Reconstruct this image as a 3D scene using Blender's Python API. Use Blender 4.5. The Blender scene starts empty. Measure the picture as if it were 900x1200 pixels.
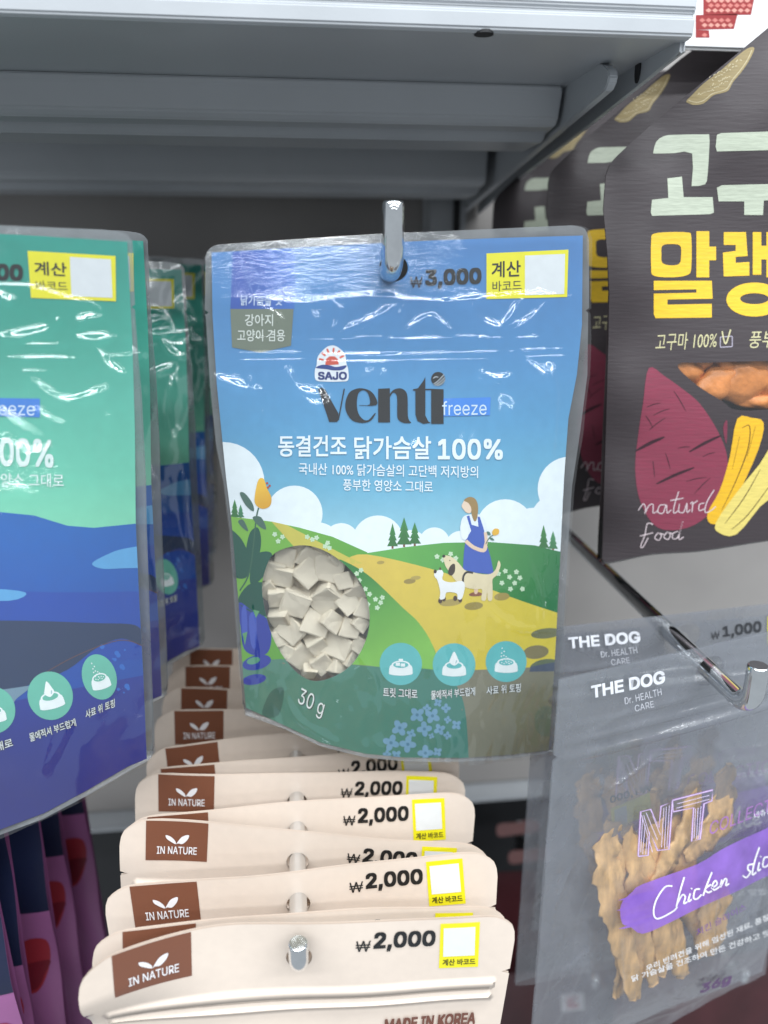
import bpy, bmesh, math, random
import numpy as np
from mathutils import Vector, Matrix, Euler
from mathutils.geometry import delaunay_2d_cdt

R = math.radians
sc = bpy.context.scene
col = sc.collection
rng = random.Random(7)

# ------------------------------------------------------------------ camera
CAMZ = 1.40
PITCH, YAW, FPX = R(17.7), R(6.7), 900.0
cd = bpy.data.cameras.new('camera')
cam = bpy.data.objects.new('camera', cd); col.objects.link(cam)
cam.location = (0, 0, CAMZ)
cam.rotation_euler = (R(90) - PITCH, 0, -YAW)
cd.sensor_fit = 'HORIZONTAL'; cd.sensor_width = 36; cd.lens = 36
cd.clip_start = 0.01; cd.clip_end = 50
cd.dof.use_dof = True; cd.dof.focus_distance = 0.30; cd.dof.aperture_fstop = 8.5
sc.camera = cam

# ------------------------------------------------------------------ light
w = bpy.data.worlds.new('World'); sc.world = w; w.use_nodes = True
w.node_tree.nodes['Background'].inputs[0].default_value = (0.86, 0.93, 1.0, 1)
w.node_tree.nodes['Background'].inputs[1].default_value = 0.58

def strip_lamp(loc, sx, sy, power, rot=(0, 0, 0), colr=(0.93, 0.97, 1.0)):
    l = bpy.data.lights.new('ceiling_lamp', 'AREA'); l.shape = 'RECTANGLE'
    l.size = sx; l.size_y = sy; l.energy = power; l.color = colr
    o = bpy.data.objects.new('ceiling_lamp', l); col.objects.link(o)
    o.location = loc; o.rotation_euler = rot
    o['label'] = 'ceiling light tube above the aisle'; o['category'] = 'lamp'; o['group'] = 'ceiling light tubes above the aisle'
    return o
# store ceiling tubes above the aisle, in front of the shelf
for ly, pw in ((-0.12, 40), (-0.75, 52), (-1.6, 36), (-2.8, 21)):
    strip_lamp((0.25, ly, CAMZ + 1.10), 3.4, 0.15, pw)

sc.view_settings.view_transform = 'Standard'; sc.view_settings.look = 'None'
sc.view_settings.gamma = 1; sc.view_settings.exposure = -0.12
sc.view_settings.use_curve_mapping = False
sc.cycles.use_denoising = True
sc.cycles.max_bounces = 10; sc.cycles.transparent_max_bounces = 24
sc.cycles.caustics_reflective = False; sc.cycles.caustics_refractive = False
sc.cycles.sample_clamp_indirect = 6

# ------------------------------------------------------------------ pixel rays
_cp, _sp, _cy, _sy = math.cos(PITCH), math.sin(PITCH), math.cos(YAW), math.sin(YAW)
FW = np.array([_sy * _cp, _cy * _cp, -_sp]); RT = np.array([_cy, -_sy, 0.0]); UP = np.cross(RT, FW)
CAM = np.array([0, 0, CAMZ])
def rays(p):
    p = np.atleast_2d(np.asarray(p, float))
    return FW + RT * ((p[:, :1] - 450) / FPX) + UP * ((600 - p[:, 1:2]) / FPX)
def at_y(px, py, Y):
    d = rays([(px, py)])[0]; return CAM + d * (Y / d[1])
def at_x(px, py, X):
    d = rays([(px, py)])[0]; return CAM + d * (X / d[0])
def lin(c):
    out = []
    for v in c[:3]:
        v = v / 255.0
        out.append(v / 12.92 if v <= 0.04045 else ((v + 0.055) / 1.055) ** 2.4)
    return np.array(out)

# ------------------------------------------------------------------ materials
def new_mat(name):
    m = bpy.data.materials.new(name); m.use_nodes = True
    nt = m.node_tree; b = nt.nodes['Principled BSDF']; return m, nt, b
def noise(nt, scale, detail=3, coord='Object', sx=1, sy=1, sz=1, rough=0.5):
    tc = nt.nodes.new('ShaderNodeTexCoord'); mp = nt.nodes.new('ShaderNodeMapping')
    mp.inputs['Scale'].default_value = (sx, sy, sz)
    n = nt.nodes.new('ShaderNodeTexNoise'); n.inputs['Scale'].default_value = scale; n.inputs['Detail'].default_value = detail
    n.inputs['Roughness'].default_value = rough
    nt.links.new(tc.outputs[coord], mp.inputs['Vector']); nt.links.new(mp.outputs[0], n.inputs['Vector'])
    return n
def ramp(nt, src, a, b, lo=0.0, hi=1.0):
    r = nt.nodes.new('ShaderNodeMapRange')
    r.inputs['From Min'].default_value = a; r.inputs['From Max'].default_value = b
    r.inputs['To Min'].default_value = lo; r.inputs['To Max'].default_value = hi
    nt.links.new(src, r.inputs['Value']); return r.outputs['Result']
def bump(nt, src, bsdf, strength, dist):
    b = nt.nodes.new('ShaderNodeBump'); b.inputs['Strength'].default_value = strength; b.inputs['Distance'].default_value = dist
    nt.links.new(src, b.inputs['Height']); nt.links.new(b.outputs[0], bsdf.inputs['Normal']); return b
def mixc(nt, fac, a, b):
    m = nt.nodes.new('ShaderNodeMix'); m.data_type = 'RGBA'
    if hasattr(fac, 'links'): nt.links.new(fac, m.inputs[0])
    else: m.inputs[0].default_value = fac
    for s, v in ((6, a), (7, b)):
        if hasattr(v, 'links'): nt.links.new(v, m.inputs[s])
        else: m.inputs[s].default_value = (*v, 1)
    return m.outputs[2]
def solid(name, rgb, rough=0.5, metal=0.0, var=0.08, nscale=60, bmp=0.0, bscale=400, bdist=0.0004, coat=0.0, spec=0.5, sx=1, sy=1, sz=1):
    m, nt, b = new_mat(name); c = lin(rgb)
    n = noise(nt, nscale, 4, sx=sx, sy=sy, sz=sz)
    f = ramp(nt, n.outputs['Fac'], 0.3, 0.7)
    nt.links.new(mixc(nt, f, tuple(c * (1 - var)), tuple(np.minimum(c * (1 + var), 1))), b.inputs['Base Color'])
    b.inputs['Metallic'].default_value = metal
    nt.links.new(ramp(nt, n.outputs['Fac'], 0.3, 0.7, rough * 0.85, min(1, rough * 1.15)), b.inputs['Roughness'])
    b.inputs['Coat Weight'].default_value = coat; b.inputs['Coat Roughness'].default_value = 0.12
    b.inputs['Specular IOR Level'].default_value = spec
    if bmp: bump(nt, noise(nt, bscale, 3, sx=sx, sy=sy, sz=sz).outputs['Fac'], b, bmp, bdist)
    return m
def print_mat(name, rough, coat=0.0, bmp=0.0, bscale=300, bdist=0.0004, var=0.04, sx=1, sy=1, sz=1, nscale=250, spec=0.4):
    m, nt, b = new_mat(name)
    a = nt.nodes.new('ShaderNodeAttribute'); a.attribute_name = 'Col'
    n = noise(nt, nscale, 3, sx=sx, sy=sy, sz=sz)
    f = ramp(nt, n.outputs['Fac'], 0.3, 0.7, 0, var * 2)
    nt.links.new(mixc(nt, f, a.outputs['Color'], tuple(lin((60, 60, 62)))), b.inputs['Base Color'])
    b.inputs['Roughness'].default_value = rough; b.inputs['Coat Weight'].default_value = coat
    b.inputs['Coat Roughness'].default_value = 0.15; b.inputs['Specular IOR Level'].default_value = spec
    if bmp: bump(nt, noise(nt, bscale, 4, sx=sx, sy=sy, sz=sz).outputs['Fac'], b, bmp, bdist)
    return m
def film_mat(name, milk, rgb=(200, 205, 210), rough=0.1, bmp=0.25, crackle=None, spec=1.45, var=0.25):
    """clear plastic film: transparent, partly milky, with a real fresnel gloss"""
    m, nt, b = new_mat(name); nt.nodes.remove(b)
    out = [n for n in nt.nodes if n.type == 'OUTPUT_MATERIAL'][0]
    tr = nt.nodes.new('ShaderNodeBsdfTransparent'); tr.inputs[0].default_value = (0.97, 0.98, 0.98, 1)
    gl = nt.nodes.new('ShaderNodeBsdfGlossy'); gl.inputs['Roughness'].default_value = rough
    gl.inputs[0].default_value = (1, 1, 1, 1)
    fr = nt.nodes.new('ShaderNodeFresnel'); fr.inputs[0].default_value = spec
    bp = nt.nodes.new('ShaderNodeBump'); bp.inputs['Strength'].default_value = 1.0; bp.inputs['Distance'].default_value = 0.0006
    n = noise(nt, 130, 3); ba = nt.nodes.new('ShaderNodeMath'); ba.operation = 'MULTIPLY'; ba.inputs[1].default_value = bmp
    nt.links.new(n.outputs['Fac'], ba.inputs[0]); h = ba.outputs[0]
    if crackle:
        (cx, cy, cz), rad, amt = crackle
        tc = nt.nodes.new('ShaderNodeTexCoord'); mp = nt.nodes.new('ShaderNodeMapping')
        mp.inputs['Location'].default_value = (-cx / rad[0], 0, -cz / rad[1]); mp.inputs['Scale'].default_value = (1 / rad[0], 0, 1 / rad[1])
        nt.links.new(tc.outputs['Object'], mp.inputs[0])
        ln = nt.nodes.new('ShaderNodeVectorMath'); ln.operation = 'LENGTH'; nt.links.new(mp.outputs[0], ln.inputs[0])
        mask = ramp(nt, ln.outputs['Value'], 0.25, 1.0, 1.0, 0.0)
        fn = noise(nt, 400, 3, sx=0.55, sz=1.5, rough=0.6)
        mu = nt.nodes.new('ShaderNodeMath'); mu.operation = 'MULTIPLY'
        nt.links.new(mask, mu.inputs[0]); nt.links.new(fn.outputs['Fac'], mu.inputs[1])
        mu2 = nt.nodes.new('ShaderNodeMath'); mu2.operation = 'MULTIPLY_ADD'; mu2.inputs[1].default_value = amt
        nt.links.new(mu.outputs[0], mu2.inputs[0]); nt.links.new(h, mu2.inputs[2]); h = mu2.outputs[0]
    nt.links.new(h, bp.inputs['Height'])
    nt.links.new(bp.outputs[0], gl.inputs['Normal']); nt.links.new(bp.outputs[0], fr.inputs['Normal'])
    base = tr.outputs[0]
    if milk > 0:
        df = nt.nodes.new('ShaderNodeBsdfDiffuse'); df.inputs[0].default_value = (*lin(rgb), 1)
        ts = nt.nodes.new('ShaderNodeBsdfTranslucent'); ts.inputs[0].default_value = (*lin(rgb), 1)
        dm = nt.nodes.new('ShaderNodeMixShader'); dm.inputs[0].default_value = 0.45
        nt.links.new(df.outputs[0], dm.inputs[1]); nt.links.new(ts.outputs[0], dm.inputs[2])
        mm = nt.nodes.new('ShaderNodeMixShader')
        vn = noise(nt, 70, 5)
        nt.links.new(ramp(nt, vn.outputs['Fac'], 0.3, 0.7, milk * (1 - var), min(1, milk * (1 + var))), mm.inputs[0])
        nt.links.new(tr.outputs[0], mm.inputs[1]); nt.links.new(dm.outputs[0], mm.inputs[2]); base = mm.outputs[0]
    ms = nt.nodes.new('ShaderNodeMixShader')
    cl = nt.nodes.new('ShaderNodeMath'); cl.operation = 'MINIMUM'; cl.inputs[1].default_value = 0.3
    nt.links.new(fr.outputs[0], cl.inputs[0]); nt.links.new(cl.outputs[0], ms.inputs[0]); nt.links.new(base, ms.inputs[1]); nt.links.new(gl.outputs[0], ms.inputs[2])
    nt.links.new(ms.outputs[0], out.inputs['Surface'])
    return m

M = {}
M['shelf'] = solid('shelf_paint', (178, 182, 186), 0.38, 0.0, 0.04, 30, 0.12, 900, 0.0002)
M['panel'] = solid('panel_paint', (156, 152, 149), 0.55, 0, 0.06, 14, 0.1, 700, 0.0003)
M['black'] = solid('opening_shade', (26, 27, 30), 0.5, 0, 0.1, 30)  # near-black colour standing in for the shade inside slots, holes and the lower gap
M['chrome'] = solid('chrome', (225, 228, 230), 0.05, 1.0, 0.05, 200)
M['steel'] = solid('steel', (165, 170, 172), 0.28, 1.0, 0.06, 150)
M['print'] = print_mat('printed_film', 0.6, var=0.03)
M['print_soft'] = print_mat('printed_satin', 0.38, 0.25, 0.10, 140, 0.0006, 0.02)
M['print_matte'] = print_mat('printed_matte', 0.55, 0.05, 0.25, 90, 0.0006, 0.10, sx=1, sz=9, nscale=220)
M['print_ink'] = print_mat('ink_on_clear', 0.5, var=0.12)
M['film_back'] = film_mat('seal_film', 0.62, (150, 154, 158), 0.2, 0.5)
M['meat'] = solid('freeze_dried_meat', (236, 225, 204), 0.85, 0, 0.14, 300, 0.8, 1300, 0.0005, spec=0.2)
M['jerky'] = solid('dried_jerky', (216, 172, 114), 0.42, 0, 0.34, 260, 0.7, 420, 0.0012, sz=0.3)
M['potato'] = solid('dried_sweet_potato', (212, 132, 66), 0.42, 0, 0.25, 120, 0.5, 260, 0.0012)

# ------------------------------------------------------------------ 2-D helpers
def inside(pts, loop):
    x, y = pts[:, 0], pts[:, 1]; r = np.zeros(len(pts), bool)
    x0, y0 = loop[:, 0], loop[:, 1]; x1, y1 = np.roll(x0, -1), np.roll(y0, -1)
    for a, b, c, d in zip(x0, y0, x1, y1):
        if b == d: continue
        k = ((b > y) != (d > y)) & (x < (c - a) * (y - b) / (d - b) + a)
        r ^= k
    return r
def resample(loop, cell, closed=True):
    loop = np.asarray(loop, float); out = []
    n = len(loop)
    for i in range(n if closed else n - 1):
        a, b = loop[i], loop[(i + 1) % n]; L = np.linalg.norm(b - a)
        if L < 1e-9: continue
        k = max(1, int(math.ceil(L / cell)))
        for j in range(k): out.append(a + (b - a) * j / k)
    if not closed: out.append(loop[-1])
    return np.array(out)
def smooth(pts, n=6, closed=True):
    P = np.asarray(pts, float); N = len(P); out = []
    for i in range(N if closed else N - 1):
        g = lambda k: P[k % N] if closed else P[min(max(k, 0), N - 1)]
        p0, p1, p2, p3 = g(i - 1), g(i), g(i + 1), g(i + 2)
        for j in range(n):
            t = j / n
            out.append(0.5 * ((2 * p1) + (-p0 + p2) * t + (2 * p0 - 5 * p1 + 4 * p2 - p3) * t * t + (-p0 + 3 * p1 - 3 * p2 + p3) * t ** 3))
    if not closed: out.append(P[-1])
    return np.array(out)
def ell(cx, cy, rx, ry=None, rot=0, n=28):
    ry = rx if ry is None else ry; a = np.linspace(0, 2 * np.pi, n, endpoint=False); c, s = math.cos(R(rot)), math.sin(R(rot))
    x, y = rx * np.cos(a), ry * np.sin(a); return np.stack([cx + x * c - y * s, cy + x * s + y * c], 1)
def stroke(pts, wd, n=5, taper=False, sm=True):
    P = smooth(pts, n, False) if sm and len(pts) > 2 else np.asarray(pts, float)
    T = np.gradient(P, axis=0); T /= np.linalg.norm(T, axis=1)[:, None] + 1e-9
    N = np.stack([-T[:, 1], T[:, 0]], 1); ww = np.full(len(P), wd / 2.0)
    if taper: ww = ww * (0.25 + 0.75 * np.sin(np.linspace(0.15, np.pi - 0.15, len(P))))
    return np.vstack([P + N * ww[:, None], (P - N * ww[:, None])[::-1]])
def box(x0, y0, x1, y1): return np.array([(x0, y0), (x1, y0), (x1, y1), (x0, y1)], float)
def flower(cx, cy, r, k=4, rot=0):
    out = []
    for i in range(k):
        a = R(rot) + 2 * np.pi * i / k
        out.append(ell(cx + math.cos(a) * r * 0.52, cy + math.sin(a) * r * 0.52, r * 0.46, r * 0.36, math.degrees(a), 10))
    return out

def cdt(loops, cell, keep):
    verts, edges = [], []
    for lp in loops:
        k = len(verts); n = len(lp)
        verts += [Vector((float(a), float(b))) for a, b in lp]
        edges += [(k + i, k + (i + 1) % n) for i in range(n)]
    lo, hi = loops[0].min(0), loops[0].max(0)
    nx, ny = int((hi[0] - lo[0]) / cell), int((hi[1] - lo[1]) / cell)
    if nx > 1 and ny > 1:
        gx, gy = np.meshgrid(np.arange(1, nx + 1) * cell + lo[0] - cell * 0.37, np.arange(1, ny + 1) * cell + lo[1] - cell * 0.41)
        gx = gx + (np.arange(gx.shape[0]) % 2)[:, None] * cell * 0.5
        g = np.stack([gx.ravel(), gy.ravel()], 1)
        g = g[keep(g)]
        if len(g):
            for lp in loops:      # drop grid points that hug a boundary
                L = resample(lp, cell * 0.6)
                cells = {(int(a // cell), int(b // cell)) for a, b in L}
                near = np.array([(int(a // cell), int(b // cell)) in cells for a, b in g])
                idx = np.where(near)[0]; bad = np.zeros(len(g), bool)
                for i in idx:
                    if np.min(np.sum((L - g[i]) ** 2, 1)) < (cell * 0.33) ** 2: bad[i] = True
                g = g[~bad]
            verts += [Vector((float(a), float(b))) for a, b in g]
    v, e, f, *_ = delaunay_2d_cdt(verts, edges, [], 0, 1e-8)
    V = np.array([(p.x, p.y) for p in v]); F = np.array([t for t in f if len(t) == 3], int)
    c = V[F].mean(1); F = F[keep(c)]
    used = np.unique(F); mp = -np.ones(len(V), int); mp[used] = np.arange(len(used))
    return V[used], mp[F]

_tc = {}
try: FONT = bpy.data.fonts.load(bpy.utils.resource_path('LOCAL') + '/datafiles/fonts/Inter.woff2')   # Blender's own interface font
except Exception: FONT = None
def text_tris(s, bold=0.0, shear=0.0):
    k = (s, bold, shear)
    if k in _tc: return _tc[k]
    cu = bpy.data.curves.new('lettering', 'FONT'); cu.body = s
    if FONT and s.isascii(): cu.font = FONT
    cu.size = 1; cu.offset = bold; cu.shear = shear
    cu.resolution_u = 3; cu.dimensions = '2D'; cu.fill_mode = 'BOTH'
    o = bpy.data.objects.new('lettering', cu); col.objects.link(o)
    dg = bpy.context.evaluated_depsgraph_get()
    me = bpy.data.meshes.new_from_object(o.evaluated_get(dg))
    bm = bmesh.new(); bm.from_mesh(me); bmesh.ops.triangulate(bm, faces=bm.faces[:])
    V = np.array([(v.co.x, v.co.y) for v in bm.verts]); F = np.array([[v.index for v in f.verts] for f in bm.faces], int)
    bm.free(); bpy.data.objects.remove(o); bpy.data.curves.remove(cu); bpy.data.meshes.remove(me)
    lo, hi = V.min(0), V.max(0)
    V = (V - lo) / (hi - lo); V[:, 1] = 1 - V[:, 1]
    _tc[k] = (V, F, hi - lo); return _tc[k]
def quad(q):
    if len(q) == 4 and not hasattr(q[0], '__len__'): return box(*q)
    return np.array(q, float)
def split_long(V, F, cell):
    for _ in range(4):
        E = np.linalg.norm(V[F] - V[np.roll(F, -1, 1)], axis=2)
        if E.max() < cell: break
        V = list(map(tuple, V)); nf = []; cache = {}
        def mid(a, b):
            k = (min(a, b), max(a, b))
            if k not in cache:
                cache[k] = len(V); V.append(((V[a][0] + V[b][0]) / 2, (V[a][1] + V[b][1]) / 2))
            return cache[k]
        Vn = np.array(V)
        for t in F:
            a, b, c = map(int, t)
            L = [np.linalg.norm(Vn[a] - Vn[b]) > cell, np.linalg.norm(Vn[b] - Vn[c]) > cell, np.linalg.norm(Vn[c] - Vn[a]) > cell]
            k = sum(L)
            if k == 0: nf.append((a, b, c)); continue
            while not L[0]: a, b, c = b, c, a; L = L[1:] + L[:1]
            if k == 2 and not L[1]: a, b, c = c, a, b; L = L[2:] + L[:2]
            m = mid(a, b)
            if k == 1: nf += [(a, m, c), (m, b, c)]
            elif k == 2:
                q = mid(b, c); nf += [(a, m, c), (m, q, c), (m, b, q)]
            else:
                q, r = mid(b, c), mid(c, a); nf += [(a, m, r), (m, b, q), (r, q, c), (m, q, r)]
        V = np.array(V); F = np.array(nf, int)
    return V, F

# ------------------------------------------------------------------ a thin sheet in space
class Sheet:
    """vertical sheet; local x to the right, z up, h = bulge towards the viewer"""
    def __init__(s, origin, yaw=0.0, roll=0.0, h=None, lean=0.0):
        s.O = np.asarray(origin, float)
        m = Matrix.Rotation(yaw, 3, 'Z') @ Matrix.Rotation(lean, 3, 'X') @ Matrix.Rotation(roll, 3, 'Y')
        s.ex = np.array(m @ Vector((1, 0, 0))); s.ez = np.array(m @ Vector((0, 0, 1))); s.n = np.array(m @ Vector((0, -1, 0)))
        s.h = h or (lambda x, z: np.zeros_like(x))
        s.clip = None; s.holes = []
    def local(s, p):
        d = rays(p); hv = np.zeros(len(d))
        for _ in range(8):
            k = ((s.O - CAM) @ s.n + hv) / (d @ s.n)
            q = CAM + d * k[:, None] - s.O
            x, z = q @ s.ex, q @ s.ez; hv = s.h(x, z)
        return np.stack([x, z], 1)
    def pos(s, L, off=0.0, h=None):
        H = (h or s.h)(L[:, 0], L[:, 1]) + off
        return L[:, :1] * s.ex + L[:, 1:2] * s.ez + H[:, None] * s.n
    def nrm(s, L, h=None):
        h = h or s.h; e = 2e-4; x, z = L[:, 0], L[:, 1]
        gx = (h(x + e, z) - h(x - e, z)) / (2 * e); gz = (h(x, z + e) - h(x, z - e)) / (2 * e)
        N = s.n - gx[:, None] * s.ex - gz[:, None] * s.ez
        return N / np.linalg.norm(N, axis=1)[:, None]

class Part:
    def __init__(s, sheet, px=True): s.sh = sheet; s.px = px; s.V = []; s.F = []; s.C = []; s.off = []; s.n = 0
    def _loc(s, p):
        p = np.asarray(p, float); return s.sh.local(p) if s.px else p
    def add(s, V, F, colr, off):
        c = colr(V) if callable(colr) else np.tile(lin(colr), (len(V), 1))
        s.V.append(V); s.F.append(F + s.n); s.C.append(c); s.off.append(np.full(len(V), off)); s.n += len(V)
    def poly(s, loop, colr, lay=1, cell=0.004, clip=True, holes=(), free=False):
        """fill a closed loop; colour may be a function of local coordinates"""
        L = s._loc(resample(loop, 6.0) if s.px else loop)
        L = resample(L, cell); hl = [resample(s._loc(h), cell) for h in holes]
        allh = hl + (list(s.sh.holes) if clip else [])
        cl = s.sh.clip if clip else None
        loops = [L]
        if cl is not None and not inside(L, cl).all(): loops.append(cl)
        hs = []
        for q in allh:
            if inside(q, L).any() or inside(L, q).any(): loops.append(q); hs.append(q)
        def keep(p):
            k = inside(p, L)
            if len(loops) > 1 and cl is not None: k &= inside(p, cl)
            for q in hs: k &= ~inside(p, q)
            return k
        V, F = cdt(loops, cell, keep)
        if len(F): s.add(V, F, colr, lay * 0.00005)
        return s
    def text(s, t, q, colr, lay=6, bold=0.0, shear=0.0, cell=0.004, mirror=False):
        V0, F0, size = text_tris(t, 0.0, shear); q = quad(q)
        if mirror: V0 = np.stack([1 - V0[:, 0], V0[:, 1]], 1)
        bx, by = max(bold, 0) / size[0], max(bold, 0) / size[1]
        dirs = [(0, 0)] if bold <= 0 else [(-1, -1), (1, -1), (1, 1), (-1, 1)] + ([(1, 0), (0, 1), (-1, 0), (0, -1)] if bold > 0.03 else [])
        for k, (dx, dy) in enumerate(dirs):
            u, v = (V0[:, :1] + dx * bx + bx) / (1 + 2 * bx), (V0[:, 1:2] + dy * by + by) / (1 + 2 * by)
            P = (1 - u) * (1 - v) * q[0] + u * (1 - v) * q[1] + u * v * q[2] + (1 - u) * v * q[3]
            L = s._loc(P); L, F = split_long(L, F0, cell); s.add(L, F, colr, (lay + 0.12 * k) * 0.00005)
        return s
    def arrays(s): return np.vstack(s.V), np.vstack(s.F), np.vstack(s.C), np.concatenate(s.off)
    def build(s, name, mat, parent, h=None, extra=0.0, sheet=None):
        V, F, C, off = s.arrays(); sh = sheet or s.sh
        return mesh_from(name, sh.pos(V, off + extra, h), F, mat, parent, sh.nrm(V, h), C)

def mesh_from(name, P, F, mat, parent=None, N=None, C=None):
    P = np.asarray(P); F = np.asarray(F)
    if N is not None and len(F):      # wind the faces with the normals
        fn = np.cross(P[F[:, 1]] - P[F[:, 0]], P[F[:, 2]] - P[F[:, 0]])
        flip = (fn * N[F[:, 0]]).sum(1) < 0; F = F.copy(); F[flip] = F[flip][:, ::-1]
    me = bpy.data.meshes.new(name); me.from_pydata(P.tolist(), [], F.tolist()); me.update()
    if C is not None:
        a = me.color_attributes.new('Col', 'FLOAT_COLOR', 'POINT')
        a.data.foreach_set('color', np.hstack([C, np.ones((len(C), 1))]).astype(np.float32).ravel())
    me.polygons.foreach_set('use_smooth', [True] * len(me.polygons))
    if N is not None: me.normals_split_custom_set_from_vertices(N.tolist())
    me.materials.append(mat)
    o = bpy.data.objects.new(name, me); col.objects.link(o)
    if parent: o.parent = parent
    return o
def empty(name, loc): o = bpy.data.objects.new(name, None); o.empty_display_size = 0.02; col.objects.link(o); o.location = loc; return o
def tag(o, label=None, cat=None, group=None, kind=None):
    for k, v in (('label', label), ('category', cat), ('group', group), ('kind', kind)):
        if v: o[k] = v
    return o
def copy_tree(o, parent=None):
    c = o.copy(); col.objects.link(c)
    if parent: c.parent = parent
    for ch in list(o.children): copy_tree(ch, c)
    return c
def bm_obj(name, bm, mat, parent=None, smooth_=False):
    me = bpy.data.meshes.new(name); bmesh.ops.recalc_face_normals(bm, faces=bm.faces[:]); bm.to_mesh(me); bm.free(); me.materials.append(mat)
    if smooth_: me.polygons.foreach_set('use_smooth', [True] * len(me.polygons))
    o = bpy.data.objects.new(name, me); col.objects.link(o)
    if parent: o.parent = parent
    return o
def bm_box(bm, x0, x1, y0, y1, z0, z1, bev=0.0):
    r = bmesh.ops.create_cube(bm, size=1)
    bmesh.ops.scale(bm, vec=(x1 - x0, y1 - y0, z1 - z0), verts=r['verts'])
    bmesh.ops.translate(bm, vec=((x0 + x1) / 2, (y0 + y1) / 2, (z0 + z1) / 2), verts=r['verts'])
    if bev: bmesh.ops.bevel(bm, geom=list({e for v in r['verts'] for e in v.link_edges}), offset=bev, segments=2, affect='EDGES')
def extrude_profile(prof, x0, x1, bev=0.0):
    """closed profile of (y, z) swept along x"""
    bm = bmesh.new(); a = [bm.verts.new((x0, y, z)) for y, z in prof]; b = [bm.verts.new((x1, y, z)) for y, z in prof]
    n = len(prof)
    for i in range(n): bm.faces.new((a[i], a[(i + 1) % n], b[(i + 1) % n], b[i]))
    bm.faces.new(a); bm.faces.new(b[::-1])
    if bev: bmesh.ops.bevel(bm, geom=bm.edges[:], offset=bev, segments=2, affect='EDGES')
    return bm
def tube(pts, rad, seg=20, cap=True):
    bm = bmesh.new(); P = np.asarray(pts, float); T = np.gradient(P, axis=0); T /= np.linalg.norm(T, axis=1)[:, None]
    rings = []; side = np.array([1.0, 0, 0])
    radii = rad if hasattr(rad, '__len__') else [rad] * len(P)
    for p, t, r in zip(P, T, radii):
        a = np.cross(t, side); a /= np.linalg.norm(a); b = np.cross(t, a)
        rings.append([bm.verts.new(p + r * (math.cos(2 * math.pi * k / seg) * a + math.sin(2 * math.pi * k / seg) * b)) for k in range(seg)])
    for i in range(len(rings) - 1):
        for k in range(seg): bm.faces.new((rings[i][k], rings[i][(k + 1) % seg], rings[i + 1][(k + 1) % seg], rings[i + 1][k]))
    if cap: bm.faces.new(rings[0]); bm.faces.new(rings[-1][::-1])
    return bm

# ================================================================== the setting
PANEL_Y = 0.62
Z0 = CAMZ
def back_panel():
    bm = bmesh.new(); zb = at_y(590, 916, PANEL_Y)[2]
    bm_box(bm, -1.0, 1.0, PANEL_Y, PANEL_Y + 0.01, zb, Z0 + 0.6, 0.001)
    o = bm_obj('back_wall', bm, M['panel']); o['kind'] = 'structure'
    bm = bmesh.new(); z1 = at_y(590, 937, PANEL_Y - 0.02)[2]
    bm_box(bm, -1.0, 1.0, PANEL_Y - 0.022, PANEL_Y + 0.03, z1, zb - 0.001, 0.003)
    o = bm_obj('back_wall_rail', bm, M['shelf']); o['kind'] = 'structure'
    bm = bmesh.new(); bm_box(bm, -1.0, 1.0, PANEL_Y + 0.06, PANEL_Y + 0.07, 0.3, z1 + 0.05)
    o = bm_obj('dark_gap_sheet', bm, M['black']); o['kind'] = 'structure'  # added black sheet: darkness of the gap below the rail put into its colour
back_panel()

def upright():
    t = empty('shelf_upright', (0, 0, 0)); tag(t, 'slotted pale metal upright post behind the chrome hook', 'post')
    a, b = at_y(503, 240, PANEL_Y - 0.03), at_y(545, 240, PANEL_Y - 0.03)
    x0, x1 = a[0], b[0]
    bm = extrude_profile([(PANEL_Y - 0.035, 0), (PANEL_Y - 0.001, 0), (PANEL_Y - 0.001, 1), (PANEL_Y - 0.035, 1)], 0, 1); bm.free()
    bm = bmesh.new()
    bm_box(bm, x0, x1, PANEL_Y - 0.035, PANEL_Y - 0.0305, Z0 - 0.45, Z0 + 0.5, 0.001)
    bm_box(bm, x0, x0 + 0.003, PANEL_Y - 0.030, PANEL_Y - 0.001, Z0 - 0.45, Z0 + 0.5)
    bm_box(bm, x1 - 0.003, x1, PANEL_Y - 0.030, PANEL_Y - 0.001, Z0 - 0.45, Z0 + 0.5)
    bm_obj('post_channel', bm, M['shelf'], t)
    xm = (x0 + x1) / 2 + 0.006
    for i in range(-4, 5):
        bm = bmesh.new(); z = Z0 + 0.035 + i * 0.05
        bm_box(bm, xm - 0.0025, xm + 0.0025, PANEL_Y - 0.036, PANEL_Y - 0.0352, z - 0.011, z + 0.011)
        bm_obj('slot', bm, M['black'], t)
upright()

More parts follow.
